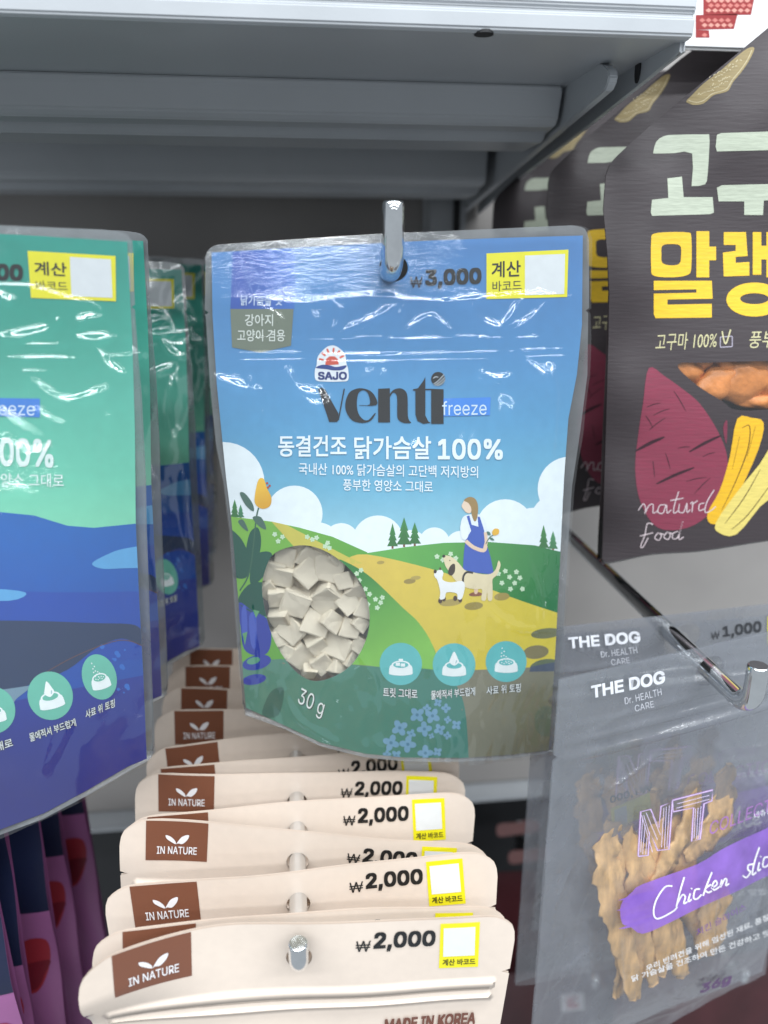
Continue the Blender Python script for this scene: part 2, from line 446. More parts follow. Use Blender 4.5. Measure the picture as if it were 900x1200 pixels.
def shelf():
    t = empty('metal_shelf', (0, 0.3, Z0 + 0.078)); tag(t, 'pale grey painted metal shelf above the hanging pouches', 'shelf')
    t.location = (0, 0, 0)
    XE, X0 = 0.147, -1.0
    zb = Z0 + 0.0782
    ya, yc = 0.300, 0.615
    # front lip: folded sheet with a rounded nose and a groove
    prof = [(ya + 0.001, zb), (ya - 0.0005, zb + 0.001), (ya - 0.001, zb + 0.0062), (ya + 0.0008, zb + 0.0072), (ya + 0.0008, zb + 0.0082), (ya - 0.001, zb + 0.0092),
            (ya - 0.001, zb + 0.036), (ya + 0.002, zb + 0.0375), (ya + 0.012, zb + 0.0375), (ya + 0.012, zb + 0.034), (ya + 0.004, zb + 0.034), (ya + 0.004, zb + 0.003), (ya + 0.006, zb)]
    bm_obj('front_lip', extrude_profile(prof, X0, XE, 0.0006), M['shelf'], t)
    bm = bmesh.new(); bm_box(bm, X0, XE - 0.002, ya + 0.0045, yc, zb + 0.0005, zb + 0.003)
    bm_obj('deck', bm, M['shelf'], t)
    bm = bmesh.new(); bm_box(bm, X0, XE - 0.002, ya + 0.0125, yc, zb + 0.034, zb + 0.036)
    bm_obj('top_sheet', bm, M['shelf'], t)
    # hat-shaped stiffeners hanging below the deck
    def stiff(y0, y1, z0, x1):
        p = [(y0 - 0.001, zb + 0.0003), (y0, zb - 0.002), (y0 + 0.003, z0 + 0.003), (y0 + 0.006, z0), (y0 + 0.022, z0), (y0 + 0.024, z0 - 0.004), (y1, z0 - 0.004), (y1, zb + 0.0003)]
        bm_obj('stiffener', extrude_profile(p, X0, x1, 0.0008), M['shelf'], t)
    stiff(0.380, 0.437, Z0 + 0.0625, 0.1265)
    stiff(0.500, 0.560, Z0 + 0.0485, 0.1225)
    # inner gusset with a rounded nose, outer bracket plate with a slot hole
    def plate(name, poly, x0, x1):
        bm = extrude_profile(poly, x0, x1, 0.0005); return bm_obj(name, bm, M['shelf'], t)
    nose = [(0.350 + 0.020 * math.cos(a), Z0 + 0.0720 + 0.0075 * math.sin(a)) for a in np.linspace(R(90), R(215), 8)]
    plate('gusset', [(0.60, Z0 + 0.0775)] + nose + [(0.62, Z0 + 0.036)], 0.1285, 0.1325)
    br = plate('bracket', [(0.3045, Z0 + 0.0745)] + [tuple(at_x(x, y, 0.147)[1:]) for x, y in ((808, 60), (764, 93), (700, 143), (600, 218))] + [(0.618, Z0 + 0.038), (0.618, Z0 + 0.112), (0.3045, Z0 + 0.112)], 0.1445, XE - 0.0005)
    c = at_x(748, 80, 0.1443)
    bm = bmesh.new(); bmesh.ops.create_cone(bm, cap_ends=True, segments=24, radius1=1, radius2=1, depth=1)
    bmesh.ops.scale(bm, vec=(0.0055, 0.0024, 0.001), verts=bm.verts[:]); bmesh.ops.rotate(bm, matrix=Matrix.Rotation(R(90), 3, 'Y'), verts=bm.verts[:])
    bmesh.ops.translate(bm, vec=(0.1443, c[1], c[2]), verts=bm.verts[:]); bm_obj('slot_hole', bm, M['black'], br)
    c = at_y(567, 40, 0.31); c = CAM + rays([(567, 40)])[0] * ((zb - CAMZ) / rays([(567, 40)])[0][2])
    bm = bmesh.new(); bmesh.ops.create_cone(bm, cap_ends=True, segments=20, radius1=0.0035, radius2=0.0035, depth=0.001)
    bmesh.ops.translate(bm, vec=(c[0], c[1], zb + 0.0003), verts=bm.verts[:]); bm_obj('screw_hole', bm, M['black'], t)
shelf()

def peg(name, label, x, z, y_tip, up=0.022, rad=0.0039, bend=0.009, group='display pegs on the back panel', lean=0.0):
    t = empty(name, (x, PANEL_Y, z)); tag(t, label, 'peg', group)
    pts = [(0, -0.002, 0)] + [(0, y - PANEL_Y, 0) for y in np.linspace(PANEL_Y - 0.03, y_tip + bend, 8)]
    for a in np.linspace(0, 90 - lean, 9)[1:]:
        pts.append((0, y_tip + bend - bend * math.sin(R(a)) - PANEL_Y, bend - bend * math.cos(R(a))))
    p = np.array(pts[-1]); dr = np.array((0, -math.cos(R(90 - lean)), math.sin(R(90 - lean))))
    for k in (0.3, 0.7, 0.94): pts.append(tuple(p + dr * (up - bend) * k))
    pts.append(tuple(p + dr * (up - bend))); rr = [rad] * (len(pts) - 1) + [rad * 0.86]
    bm_obj('rod', tube(pts, rr, 24), M['chrome'], t, True).data.polygons.foreach_set('use_smooth', [True] * 0 or [True] * (24 * (len(pts) - 1)) + [False, False])
    bm = bmesh.new(); bm_box(bm, -0.012, 0.012, -0.003, -0.0003, -0.02, 0.02, 0.001); bm_obj('mounting_plate', bm, M['steel'], t)
    return t

# ================================================================== generic pouch bulge
def ss(t, a, b): t = np.clip((t - a) / (b - a), 0, 1); return t * t * (3 - 2 * t)
def pouch_h(xc, hw, zt, zb, B, t0=0.2, t1=0.78, sway=0.0):
    def h(x, z):
        s = np.clip((x - xc) / hw, -1.2, 1.2); t = (zt - z) / (zt - zb)
        return B * ss(t, t0, t1) * np.clip(1 - s * s, 0, 1) + sway * np.sin(s * 2.2 + 0.4) * ss(t, 0.0, 1)
    return h
def crease_field(creases):
    """creases: polylines in local metres with amplitude and width; returns a height function"""
    segs = []
    for pts, amp, wd in creases:
        P = np.asarray(pts, float); n = len(P)
        for i in range(n - 1):
            segs.append((P[i], P[i + 1], amp, wd, i / (n - 1), (i + 1) / (n - 1)))
    def f(x, z):
        H = np.zeros_like(x)
        for a, b, amp, wd, ta, tb in segs:
            lo = np.minimum(a, b) - 4 * wd; hi = np.maximum(a, b) + 4 * wd
            k = np.where((x > lo[0]) & (x < hi[0]) & (z > lo[1]) & (z < hi[1]))[0]
            if not len(k): continue
            d = b - a; L2 = d @ d + 1e-12
            u = np.clip(((x[k] - a[0]) * d[0] + (z[k] - a[1]) * d[1]) / L2, 0, 1)
            q = (x[k] - a[0] - u * d[0]) ** 2 + (z[k] - a[1] - u * d[1]) ** 2
            tt = ta + (tb - ta) * u; fade = np.sqrt(np.clip(np.sin(np.pi * np.clip(tt, 0.02, 0.98)), 0, 1))
            v = amp * fade * np.exp(-q / wd ** 2)
            H[k] = np.where(np.abs(v) > np.abs(H[k]), v, H[k])
        return H
    return f
def waves(seed, n, amp, lmin, lmax, vert=1.0):
    r = np.random.RandomState(seed); P = []
    for _ in range(n):
        L = r.uniform(lmin, lmax); a = r.uniform(0, 2 * np.pi)
        P.append((math.cos(a) / L * 2 * np.pi * vert, math.sin(a) / L * 2 * np.pi / vert, r.uniform(0, 6.28), amp * L / lmax * r.uniform(0.4, 1)))
    def f(x, z):
        H = np.zeros_like(x)
        for kx, kz, p, A in P: H = H + A * np.sin(kx * x + kz * z + p + 1.4 * np.sin(kz * 0.37 * x - kx * 0.31 * z + p * 2))
        return H
    return f

def gusset(sh, loop, hb, parent, mat, hf_off=0.0003):
    """strip closing a pouch below, between front and back along the loop"""
    A = sh.pos(loop, hf_off); B = sh.pos(loop, -0.0002, hb); n = len(loop)
    Mid = (A + B) / 2 + sh.ez * np.minimum(0.02, 0.8 * np.linalg.norm(A - B, axis=1))[:, None]
    P = np.vstack([A, Mid, B]); F = []
    for i in range(n - 1):
        for o in (0, n): F += [(o + i, o + i + 1, o + n + i + 1), (o + i, o + n + i + 1, o + n + i)]
    return mesh_from('bottom_gusset', P, F, mat, parent)

WHITE, BLACK = (236, 240, 243), (24, 26, 28)
def vgrad(sh, stops):
    """vertical print gradient: stops of (pixel y at x = 460, rgb)"""
    zs = np.array([sh.local([(s[2] if len(s) > 2 else 460, s[0])])[0, 1] for s in stops]); cs = np.array([lin(s[1]) for s in stops])
    o = np.argsort(zs); zs, cs = zs[o], cs[o]
    return lambda V: np.stack([np.interp(V[:, 1], zs, cs[:, k]) for k in range(3)], 1)
def grad2(sh, p, q, ca, cb):
    a, b = sh.local([p, q]); d = b - a; A, B = lin(ca), lin(cb)
    def f(V):
        t = np.clip(((V - a) @ d) / (d @ d), 0, 1)[:, None]; return A * (1 - t) + B * t
    return f

def bowl_icon(P, cx, cy, r, kind, disc, sx=1.0, rot=0.0):
    c, s = math.cos(R(rot)), math.sin(R(rot))
    def X(lp):
        lp = np.asarray(lp, float) * r; x, y = lp[:, 0] * sx, lp[:, 1]
        return np.stack([cx + x * c - y * s, cy + x * s + y * c], 1)
    P.poly(X(ell(0, 0, 1, 1, 0, 40)), disc, 4, 0.003)
    P.poly(X(smooth([(-0.42, 0.02), (0.42, 0.02), (0.56, 0.38), (0.48, 0.5), (0, 0.55), (-0.48, 0.5), (-0.56, 0.38)], 4)), (235, 243, 244), 5)
    P.poly(X(ell(0, 0.04, 0.44, 0.2, 0, 24)), (235, 243, 244), 5.4)
    P.poly(X(ell(0, 0.04, 0.36, 0.145, 0, 24)), disc, 5.8)
    if kind == 'cubes':
        for x, y in ((-0.14, 0.0), (0.1, 0.04), (0.0, -0.18)): P.poly(X(box(x - 0.1, y - 0.07, x + 0.1, y + 0.08)), (235, 243, 244), 6.2)
    elif kind == 'drop':
        P.poly(X(smooth([(0, -0.62), (0.17, -0.3), (0.22, -0.12), (0.0, 0.04), (-0.22, -0.12), (-0.17, -0.3)], 4)), (240, 246, 247), 6.4)
        P.poly(X(ell(0.1, -0.14, 0.03, 0.09, 20, 10)), (170, 200, 205), 6.8)
    else:
        for x, y in ((-0.2, -0.66), (-0.1, -0.5), (-0.22, -0.42), (-0.12, -0.3), (0.0, -0.24), (-0.24, -0.26), (-0.1, -0.14), (0.08, -0.16), (-0.2, -0.08)):
            P.poly(X(ell(x, y, 0.035, 0.035, 0, 8)), (235, 243, 244), 6.4)
        for x, y in ((-0.22, 0.05), (-0.1, 0.09), (0.02, 0.05), (0.14, 0.09), (0.24, 0.03), (-0.02, -0.02), (0.12, -0.01)):
            P.poly(X(ell(x, y, 0.035, 0.03, 0, 8)), (235, 243, 244), 6.4)

def barcode_label(P, q, tq1, tq2, patch, layer=3):
    P.poly(quad(q), (226, 219, 38), layer)
    P.poly(quad(patch), (214, 219, 222), layer + 1)
    P.text('계산', tq1, BLACK, layer + 2, 0.012); P.text('바코드', tq2, (40, 42, 40), layer + 2)

# ================================================================== main blue pouch
def main_pouch():
    Y = 0.298
    sh0 = Sheet((0.0417, Y, Z0))
    hw, zt, zb = 0.0712, 0.010, -0.212
    hp = pouch_h(0, hw, zt, zb, 0.0115, 0.16, 0.72)
    z350 = sh0.local([(460, 352)])[0, 1]
    cl0 = sh0.local([(378, 300)])[0]
    lean = lambda x, z: -(math.tan(R(4.0)) + math.tan(R(9.0)) * np.exp(-((x - cl0[0]) / 0.032) ** 2)) * np.maximum(z - z350, 0) ** 2 / (np.maximum(z - z350, 0) + 0.003)
    hf = lambda x, z: hp(x, z) + lean(x, z)
    hb = lambda x, z: -0.9 * hp(x, z) - 0.0006 + lean(x, z)
    sh = Sheet((0.0417, Y, Z0), h=hf)
    t = empty('treat_pouch', tuple(sh.O)); tag(t, 'blue pouch of freeze-dried chicken cubes with a countryside print, hanging on a chrome hook', 'pouch')
    outer_px = smooth([(241, 300), (246, 291), (256, 286.5)], 3, False).tolist() + [(350, 280), (444, 274), (560, 269), (670, 264)] + \
        smooth([(674, 264.3), (686, 268), (691, 281)], 3, False).tolist() + [(691, 361), (687, 364), (690, 367), (689, 439), (680, 510), (671, 570), (665, 660), (660, 757), (656, 800), (652, 866)] + \
        smooth([(651.5, 870), (648, 880), (637, 883)], 3, False).tolist() + [(600, 888), (543, 892), (475, 891.5), (428, 887), (376, 874), (334, 854)] + \
        smooth([(298, 841), (288, 838), (284, 824)], 3, False).tolist() + [(280, 780), (275, 710), (269, 622), (262, 565), (253, 520), (246, 450), (241, 369), (244, 366), (240, 363)]
    print_px = [(248, 296), (342, 290.5), (480, 283), (580, 279), (683, 276), (682, 380), (676, 439), (666, 491), (661, 560), (656, 660), (651, 757), (647, 820), (643, 879),
                (600, 884), (543, 888), (475, 887.5), (428, 883), (376, 870), (338, 852), (288, 829), (284, 780), (280, 710), (271, 607), (265, 560), (261, 520), (254, 450), (249, 369)]
    hole = ell(461, 314, 17, 16)
    window = smooth([(307, 690), (311, 667), (322, 648), (350, 639), (375, 643), (400, 658), (422, 682), (432, 710), (432, 738), (422, 765), (405, 785), (380, 797), (360, 796), (340, 780), (322, 752), (312, 722)], 4)
    loc = lambda p, c=0.003: resample(sh.local(resample(np.asarray(p, float), 5.0)), c)
    OUT = loc(outer_px); HOLE = loc(hole, 0.0012)
    sh.clip = loc(print_px); sh.holes = [HOLE, loc(window)]
    # ---- printed countryside
    P = Part(sh); pr = print_px
    sky = vgrad(sh, [(285, (68, 118, 174)), (330, (72, 126, 182)), (420, (80, 140, 192)), (500, (86, 152, 196)), (570, (104, 170, 200)), (640, (150, 200, 216))])
    P.poly(pr, sky, 0, 0.0026)
    for (x, y, r) in ((262, 566, 48), (258, 610, 52), (302, 610, 30), (345, 602, 33), (372, 640, 28), (400, 634, 21), (443, 634, 30), (480, 645, 24), (509, 636, 18), (540, 640, 18), (592, 619, 34), (625, 625, 30), (668, 573, 38), (655, 612, 34)):
        P.poly(ell(x, y, r, r, 0, 36), (228, 238, 243), 1, 0.005)
    # trees on the horizon
    def tree(x, top, bot, wd, c=(58, 128, 66)):
        P.poly(box(x - 1.2, bot - 1, x + 1.2, bot + 3), (120, 72, 50), 1.5)
        k = (bot - top)
        for i in range(3):
            a = top + k * 0.27 * i; b = top + k * (0.5 + 0.25 * i); ww = wd * (0.55 + 0.22 * i) / 2
            P.poly([(x, a), (x + ww, b), (x - ww, b)], tuple(int(v * (1.0 - 0.06 * i)) for v in c), 1.8 + 0.1 * i)
    # far hills
    hillR = [(400, 660), (430, 648), (475, 641), (520, 636), (573, 635), (627, 639), (670, 650), (670, 800), (400, 800)]
    P.poly(hillR, grad2(sh, (470, 650), (650, 690), (96, 168, 78), (22, 112, 62)), 2, 0.004)
    hillL = [(250, 603), (285, 607), (317, 611), (350, 618), (390, 629), (430, 647), (440, 660), (440, 800), (250, 800)]
    P.poly(hillL, grad2(sh, (290, 610), (420, 670), (122, 178, 70), (88, 158, 62)), 2.4, 0.004)
    P.poly([(318, 611), (336, 615), (372, 634), (407, 652), (425, 660), (396, 662), (360, 640), (344, 640)], (196, 186, 82), 2.8)
    tree(275, 585, 606, 11); tree(282, 591, 606, 9, (66, 140, 96)); tree(460, 613, 640, 13); tree(473.5, 606, 638, 18); tree(486, 612, 637, 15); tree(637, 615, 642, 13); tree(648, 622, 643, 12, (70, 140, 90))
    path = smooth([(404, 656), (430, 649.5), (507, 667), (560, 685), (611, 704), (672, 724)], 4, False).tolist() + [(672, 790), (517, 790)] + smooth([(514, 776), (507, 756), (491, 730), (472, 712), (440, 681)], 4, False).tolist()
    P.poly(path, grad2(sh, (430, 650), (600, 780), (212, 186, 84), (214, 196, 66)), 2.8, 0.004)
    near = smooth([(398, 655), (420, 666), (440, 681), (472, 712), (491, 730), (507, 756), (517, 790)], 4, False).tolist() + [(400, 800), (380, 720)]
    P.poly(near, grad2(sh, (420, 665), (460, 770), (44, 122, 58), (128, 190, 84)), 3, 0.004)
    for x, y, rx, ry, c in ((446, 659, 4.5, 2, (170, 150, 76)), (480, 681, 7, 3, (150, 132, 72)), (487, 677, 6, 2.4, (176, 156, 84)), (555, 710, 11, 4.6, (150, 134, 70)), (588, 699, 9, 4.5, (160, 142, 78)), (528, 706, 13, 4, (168, 150, 84)), (640, 742, 18, 6, (112, 116, 84)), (628, 764, 15, 8, (128, 120, 84)), (640, 783, 20, 11, (96, 110, 84))):
        P.poly(ell(x, y, rx, ry, -6, 20), c, 3.2)
    low = [(270, 776), (330, 772), (434, 780), (470, 785), (512, 787), (640, 781), (672, 781), (672, 900), (270, 900)]
    P.poly(low, grad2(sh, (540, 790), (600, 880), (132, 130, 112), (118, 118, 100)), 3.4, 0.004)
    bushy = smooth([(440, 781), (512, 785), (532, 799), (545, 832), (550, 905)], 5, False).tolist() + [(270, 905), (270, 776), (330, 772)]
    P.poly(bushy, grad2(sh, (330, 800), (500, 880), (84, 134, 116), (62, 124, 112)), 3.6, 0.004)
    P.poly([(648, 776), (668, 776), (668, 786), (620, 787), (622, 781)], (74, 86, 106), 3.8)
    P.poly(ell(640, 845, 14, 18), (104, 114, 98), 3.7)
    P.poly(smooth([(307, 838), (316, 812), (329, 805), (333, 812), (326, 838)], 4), (62, 104, 92), 3.9)
    # left plants
    dk = (24, 82, 68)
    for lp in ([(266, 622), (280, 628), (290, 646), (294, 668), (284, 678), (268, 668)], [(288, 645), (293, 624), (302, 618), (306, 632), (303, 652), (292, 668), (287, 660)],
               [(293, 672), (298, 652), (310, 646), (319, 650), (314, 668), (302, 682), (294, 684)], [(279, 704), (290, 686), (306, 682), (322, 690), (326, 712), (312, 722), (292, 716)]):
        P.poly(smooth(lp, 4), dk, 4)
    P.poly(stroke([(281, 692), (293, 668), (300, 610), (303, 595)], 1.6), (52, 96, 76), 4.2)
    for lp in ([(281, 578), (287, 578), (296, 590), (297, 599), (288, 592)], [(296, 606), (306, 606), (312, 620), (303, 616)], [(279, 611), (285, 609), (291, 622), (285, 619)]):
        P.poly(smooth(lp, 4), (70, 104, 92), 4.3)
    P.poly(smooth([(303, 562), (309, 561), (313, 572), (318, 583), (316, 593), (307, 596), (299, 590), (299, 578)], 4), grad2(sh, (302, 570), (317, 592), (236, 188, 62), (214, 158, 40)), 4.4)
    for x, y in ((313, 566), (316, 569), (314, 571)): P.poly(ell(x, y, 1.3), (176, 66, 50), 4.6)
    bl = (44, 62, 158)
    P.poly(smooth([(280, 706), (296, 716), (312, 724), (318, 744), (314, 764), (300, 768), (286, 760), (282, 735)], 4), bl, 4)
    for lp in ([(283, 716), (288, 710), (290, 740), (285, 750)], [(292, 722), (300, 720), (300, 758), (294, 754)]): P.poly(smooth(lp, 3), (70, 92, 186), 4.3)
    for lp in ([(284, 742), (290, 740), (287, 756)], [(296, 714), (304, 716), (300, 724)]): P.poly(np.array(lp, float), (96, 158, 110), 4.4)
    P.poly(ell(301, 776, 17, 8.5, -14), bl, 4.5); P.poly(ell(297, 774, 8, 4, -14), (92, 156, 128), 4.7); P.poly(ell(298, 796, 14, 6, -10), bl, 4.5)
    # small pale flowers
    for x, y in ((322, 626), (326, 634), (331, 629), (360, 629), (366, 632), (371, 630), (381, 640), (386, 642), (384, 636), (418, 672), (423, 668), (421, 680), (428, 690), (433, 696), (440, 702), (446, 706), (431, 708), (442, 712), (448, 700),
                 (512, 652), (519, 656), (528, 649), (534, 654), (524, 660), (584, 672), (592, 669), (597, 676), (603, 683), (588, 683), (609, 677), (598, 690), (612, 690), (605, 670)):
        for f in flower(x, y, 3.2, 5, x * 7): P.poly(f, (196, 222, 190), 4.2, 0.01)
    for cx, cy, r in ((230, 420, 33), (300, 425, 33), (150, 480, 35), (263, 485, 32), (333, 487, 25), (203, 507, 20), (110, 548, 35), (187, 555, 35), (268, 595, 33), (323, 590, 20), (410, 467, 22), (370, 443, 16), (362, 390, 20), (325, 365, 18), (275, 390, 18), (368, 515, 17), (295, 517, 13), (92, 600, 18), (135, 605, 22)):
        x, y = 430 + cx / 3.913, 730 + cy / 3.913
        for f in flower(x, y, r / 3.4, 4, cx): P.poly(f, (112, 156, 186), 4.2, 0.01)
        P.poly(ell(x, y, r / 17, r / 17, 0, 8), (72, 124, 150), 4.5)
    P.build('printed_countryside', M['print'], t)
    # ---- woman, dog and lamb
    P = Part(sh); C = lambda pts: [(440 + x / 3.75, 560 + y / 3.75) for x, y in pts]
    P.poly(smooth(C([(414, 508), (438, 500), (466, 505), (462, 517), (430, 520), (412, 516)]), 3), (134, 84, 62), 4)
    P.poly(smooth(C([(435, 470), (450, 470), (448, 506), (434, 506)]), 3), (222, 190, 164), 4.1)
    P.poly(smooth(C([(374, 200), (384, 172), (404, 162), (440, 158), (470, 168), (484, 200), (488, 240), (470, 270), (420, 280), (384, 268), (374, 240)]), 4), (222, 232, 238), 4.2)
    P.poly(C([(400, 168), (412, 164), (422, 205), (452, 214), (448, 170), (458, 170), (476, 226), (488, 290), (506, 350), (520, 424), (440, 416), (384, 402), (388, 330), (396, 270), (420, 232)]), (62, 92, 178), 4.5)
    P.poly(stroke(C([(396, 276), (430, 304), (474, 318), (484, 296)]), 4.4), (226, 198, 174), 4.8)
    P.poly(stroke(C([(482, 238), (486, 280), (478, 312)]), 3.6), (226, 198, 174), 4.8)
    P.poly(smooth(C([(372, 210), (390, 196), (404, 210), (408, 250), (396, 270), (378, 262)]), 4), (228, 236, 241), 5)
    P.poly(smooth(C([(384, 108), (378, 124), (388, 140), (400, 152), (418, 152), (424, 120), (408, 94), (392, 96)]), 4), (226, 202, 180), 4.9)
    P.poly(smooth(C([(388, 98), (412, 83), (438, 92), (450, 124), (446, 176), (434, 190), (422, 160), (420, 132), (408, 110)]), 4), (152, 124, 76), 5.2)
    P.poly(stroke(C([(484, 290), (500, 262), (518, 250)]), 1.0), (70, 104, 84), 5.2)
    P.poly(smooth(C([(512, 236), (524, 222), (542, 226), (540, 246), (518, 252)]), 3), (226, 176, 60), 5.4)
    P.poly(smooth(C([(498, 262), (512, 262), (522, 274), (508, 272)]), 3), (70, 112, 100), 5.3); P.poly(smooth(C([(488, 236), (500, 236), (506, 250), (494, 250)]), 3), (70, 112, 100), 5.3)
    dog = C([(298, 346), (314, 340), (340, 350), (366, 374), (392, 404), (420, 412), (470, 422), (506, 420), (528, 400), (540, 362), (549, 384), (534, 424), (514, 444), (514, 480), (512, 534), (494, 536), (490, 500), (484, 536), (464, 534), (468, 490), (440, 488), (396, 480), (352, 450), (326, 414), (306, 384)])
    P.poly(smooth(dog, 3), (222, 208, 172), 5.6)
    P.poly(smooth(C([(334, 380), (348, 378), (348, 410), (334, 428), (320, 420), (322, 398)]), 4), (64, 52, 46), 5.9)
    P.poly(stroke(C([(428, 416), (400, 414), (386, 432), (384, 458)]), 2.4), (52, 48, 48), 5.9); P.poly(ell(*C([(300, 343)])[0], 1.7), (44, 38, 36), 5.9); P.poly(ell(*C([(326, 362)])[0], 0.7), (44, 38, 36), 5.9)
    for a, b in ((284, 545), (300, 536), (372, 540), (350, 534)): P.poly(ell(*C([(a, b - 6)])[0], 2.3, 3), (74, 56, 48), 5.8)
    P.poly(smooth(C([(262, 412), (286, 402), (298, 416), (294, 446), (330, 458), (380, 452), (392, 474), (386, 510), (376, 532), (360, 530), (356, 506), (312, 502), (304, 528), (282, 532), (284, 500), (272, 450), (258, 430)]), 3), (232, 234, 234), 6.1)
    P.poly(ell(*C([(262, 410)])[0], 1.8, 2.2), (58, 48, 44), 6.3); P.poly(ell(*C([(284, 398)])[0], 1.1, 1.8), (86, 66, 56), 6.3)
    P.build('printed_figures', M['print'], t)
    # ---- icons
    for cx, cy, r, k, tx, q in ((469.6, 777.8, 24.8, 'cubes', '트릿 그대로', [(449, 805), (489, 807.5), (489, 818.5), (449, 816)]),
                                (532, 778.6, 25, 'drop', '물에적셔 부드럽게', [(505, 809), (556.5, 804.5), (556.5, 814.5), (505, 819.5)]),
                                (593, 775, 24, 'sprinkle', '사료 위 토핑', [(570, 804), (610, 800), (610, 810.5), (570, 814)])):
        P = Part(sh); bowl_icon(P, cx, cy, r, k, (98, 186, 188)); P.text(tx, q, (34, 40, 42), 5, 0.075); P.text(tx, q, (232, 238, 238), 6.5, 0.012)
        P.build('serving_icon', M['print'], t)
    # ---- lettering
    P = Part(sh); q = [(353, 805), (382, 821), (376, 843), (347, 828)]
    P.text('30 g', [(a + 0.7, b + 0.8) for a, b in q], (60, 84, 78), 5, 0.02); P.text('30 g', q, (238, 242, 240), 6, 0.0); P.build('weight_lettering', M['print'], t)
    P = Part(sh)
    P.poly([(273, 295), (346, 291), (345, 362), (270, 362)], grad2(sh, (290, 320), (346, 320), (52, 86, 168), (62, 112, 188)), 2)
    P.text('닭가슴살 맛', (282, 346, 331, 358), (196, 212, 230), 4, 0.01)
    for s in ([(282, 296), (284, 310), (290, 328), (296, 342)], [(290, 297), (296, 312), (304, 326), (302, 340)], [(285, 318), (292, 316), (297, 319)], [(287, 326), (294, 323), (300, 326)], [(291, 336), (298, 331), (303, 333)], [(281, 296), (285, 293), (290, 297)]):
        P.poly(stroke(s, 0.7), (130, 156, 208), 3)
    P.build('flavour_label', M['print'], t)
    P = Part(sh); P.poly([(270, 362), (344, 362), (341, 405), (305, 413), (272, 407)], (112, 122, 108), 3)
    P.text('강아지', (287, 368, 320, 382), (214, 220, 214), 5, 0.01); P.text('고양이 겸용', (278, 386, 334, 400), (214, 220, 214), 5, 0.01); P.build('animal_label', M['print'], t)
    P = Part(sh)
    lg = [(369, 434), (371, 428), (372, 419), (377, 412), (384, 406), (392, 405), (400, 410), (405, 417), (406, 426), (408, 433), (408, 445), (400, 447), (380, 447), (370, 445)]
    P.poly(smooth(lg, 4), (226, 232, 238), 3)
    P.poly([(381, 428), (382, 421), (386, 417.5), (392, 417.5), (396, 421), (397, 427)], (206, 84, 66), 4)
    for a in (-78, -50, -22, 8, 36, 64):
        c, s = math.sin(R(a)), -math.cos(R(a)); P.poly(stroke([(389 + 10 * c, 424 + 11 * s), (389 + 15.5 * c, 424 + 16.5 * s)], 2.2, sm=False), (214, 92, 66), 4)
    P.poly(smooth([(370, 431), (377, 427.5), (386, 428), (394, 430), (406, 428), (402, 433), (392, 434), (382, 432.5)], 4), (42, 66, 134), 4.4)
    P.text('SAJO', (372.5, 435.5, 406.5, 445), (40, 58, 118), 5, 0.03); P.build('brand_logo', M['print'], t)
    # big serif word, drawn glyph by glyph (crop frame 900 px = 260 px)
    P = Part(sh); K = 260 / 900.0; G = lambda pts: [(340 + x * K, 400 + y * K) for x, y in pts]
    ink = (26, 28, 30)
    P.poly(G([(113, 193), (126, 186), (143, 196), (152, 214), (196, 292), (196, 318), (190, 326), (158, 326), (150, 300)]), ink, 5)
    P.poly(G([(193, 320), (217, 192), (222, 192), (198, 318)]), ink, 5)
    P.poly(smooth(G([(290, 190), (324, 200), (346, 226), (350, 258), (285, 260), (284, 258), (322, 256), (320, 222), (308, 202), (292, 198), (276, 212), (270, 250), (276, 290), (296, 316), (318, 318), (342, 292), (346, 294), (326, 322), (292, 330), (252, 320), (228, 286), (224, 250), (238, 210), (262, 194)]), 3), ink, 5)
    P.poly(G([(357, 192), (404, 190), (405, 328), (357, 328)]), ink, 5)
    P.poly(smooth(G([(404, 214), (420, 196), (446, 190), (468, 202), (476, 230), (477, 300), (484, 322), (490, 330), (460, 330), (438, 316), (434, 290), (434, 232), (428, 212), (416, 208), (404, 226)]), 3), ink, 5)
    P.poly(G([(498, 194), (518, 190), (540, 160), (548, 144), (548, 192), (572, 192), (572, 197), (548, 197), (548, 300), (560, 324), (570, 330), (540, 334), (516, 322), (508, 296), (508, 200), (498, 199)]), ink, 5)
    P.poly(G([(572, 192), (622, 194), (622, 334), (572, 334)]), ink, 5)
    P.poly(ell(*G([(600, 152)])[0], 8.2), ink, 5)
    for s in ([(582, 172), (600, 160), (624, 134)], [(586, 178), (606, 166), (627, 146)], [(595, 180), (612, 172), (628, 156)], [(580, 150), (590, 143), (600, 146)]): P.poly(stroke(G(s), 0.8), (196, 208, 216), 6)
    P.build('brand_lettering', M['print'], t)
    P = Part(sh); P.poly([(513, 467), (575, 465.5), (574, 486.5), (513, 488)], (66, 134, 220), 4.4); P.text('freeze', [(518, 470), (570, 469.5), (570, 486), (518, 486.5)], (206, 224, 238), 6); P.build('variety_lettering', M['print'], t)
    P = Part(sh)
    wt = (226, 236, 243)
    P.text('동결건조', (326, 510, 406, 535), wt, 6, 0.016); P.text('닭가슴살', (415, 511, 505, 538), wt, 6, 0.016)
    P.text('100%', (513, 514, 589, 538.5), wt, 6, 0.02); P.build('title_lettering', M['print'], t)
    P = Part(sh); P.text('국내산 100% 닭가슴살의 고단백 저지방의', [(350, 542), (560, 546), (560, 560), (350, 556)], wt, 6, 0.008)
    P.text('풍부한 영양소 그대로', [(402, 561), (507, 563.5), (507, 577), (402, 574.5)], wt, 6, 0.008); P.build('subtitle_lettering', M['print'], t)
    P = Part(sh); P.text('₩', (480.5, 324, 495, 337.5), BLACK, 5); P.text('3,000', [(498, 316), (564, 313.5), (564, 336), (498, 339)], BLACK, 5, 0.035); P.build('price_lettering', M['print'], t)
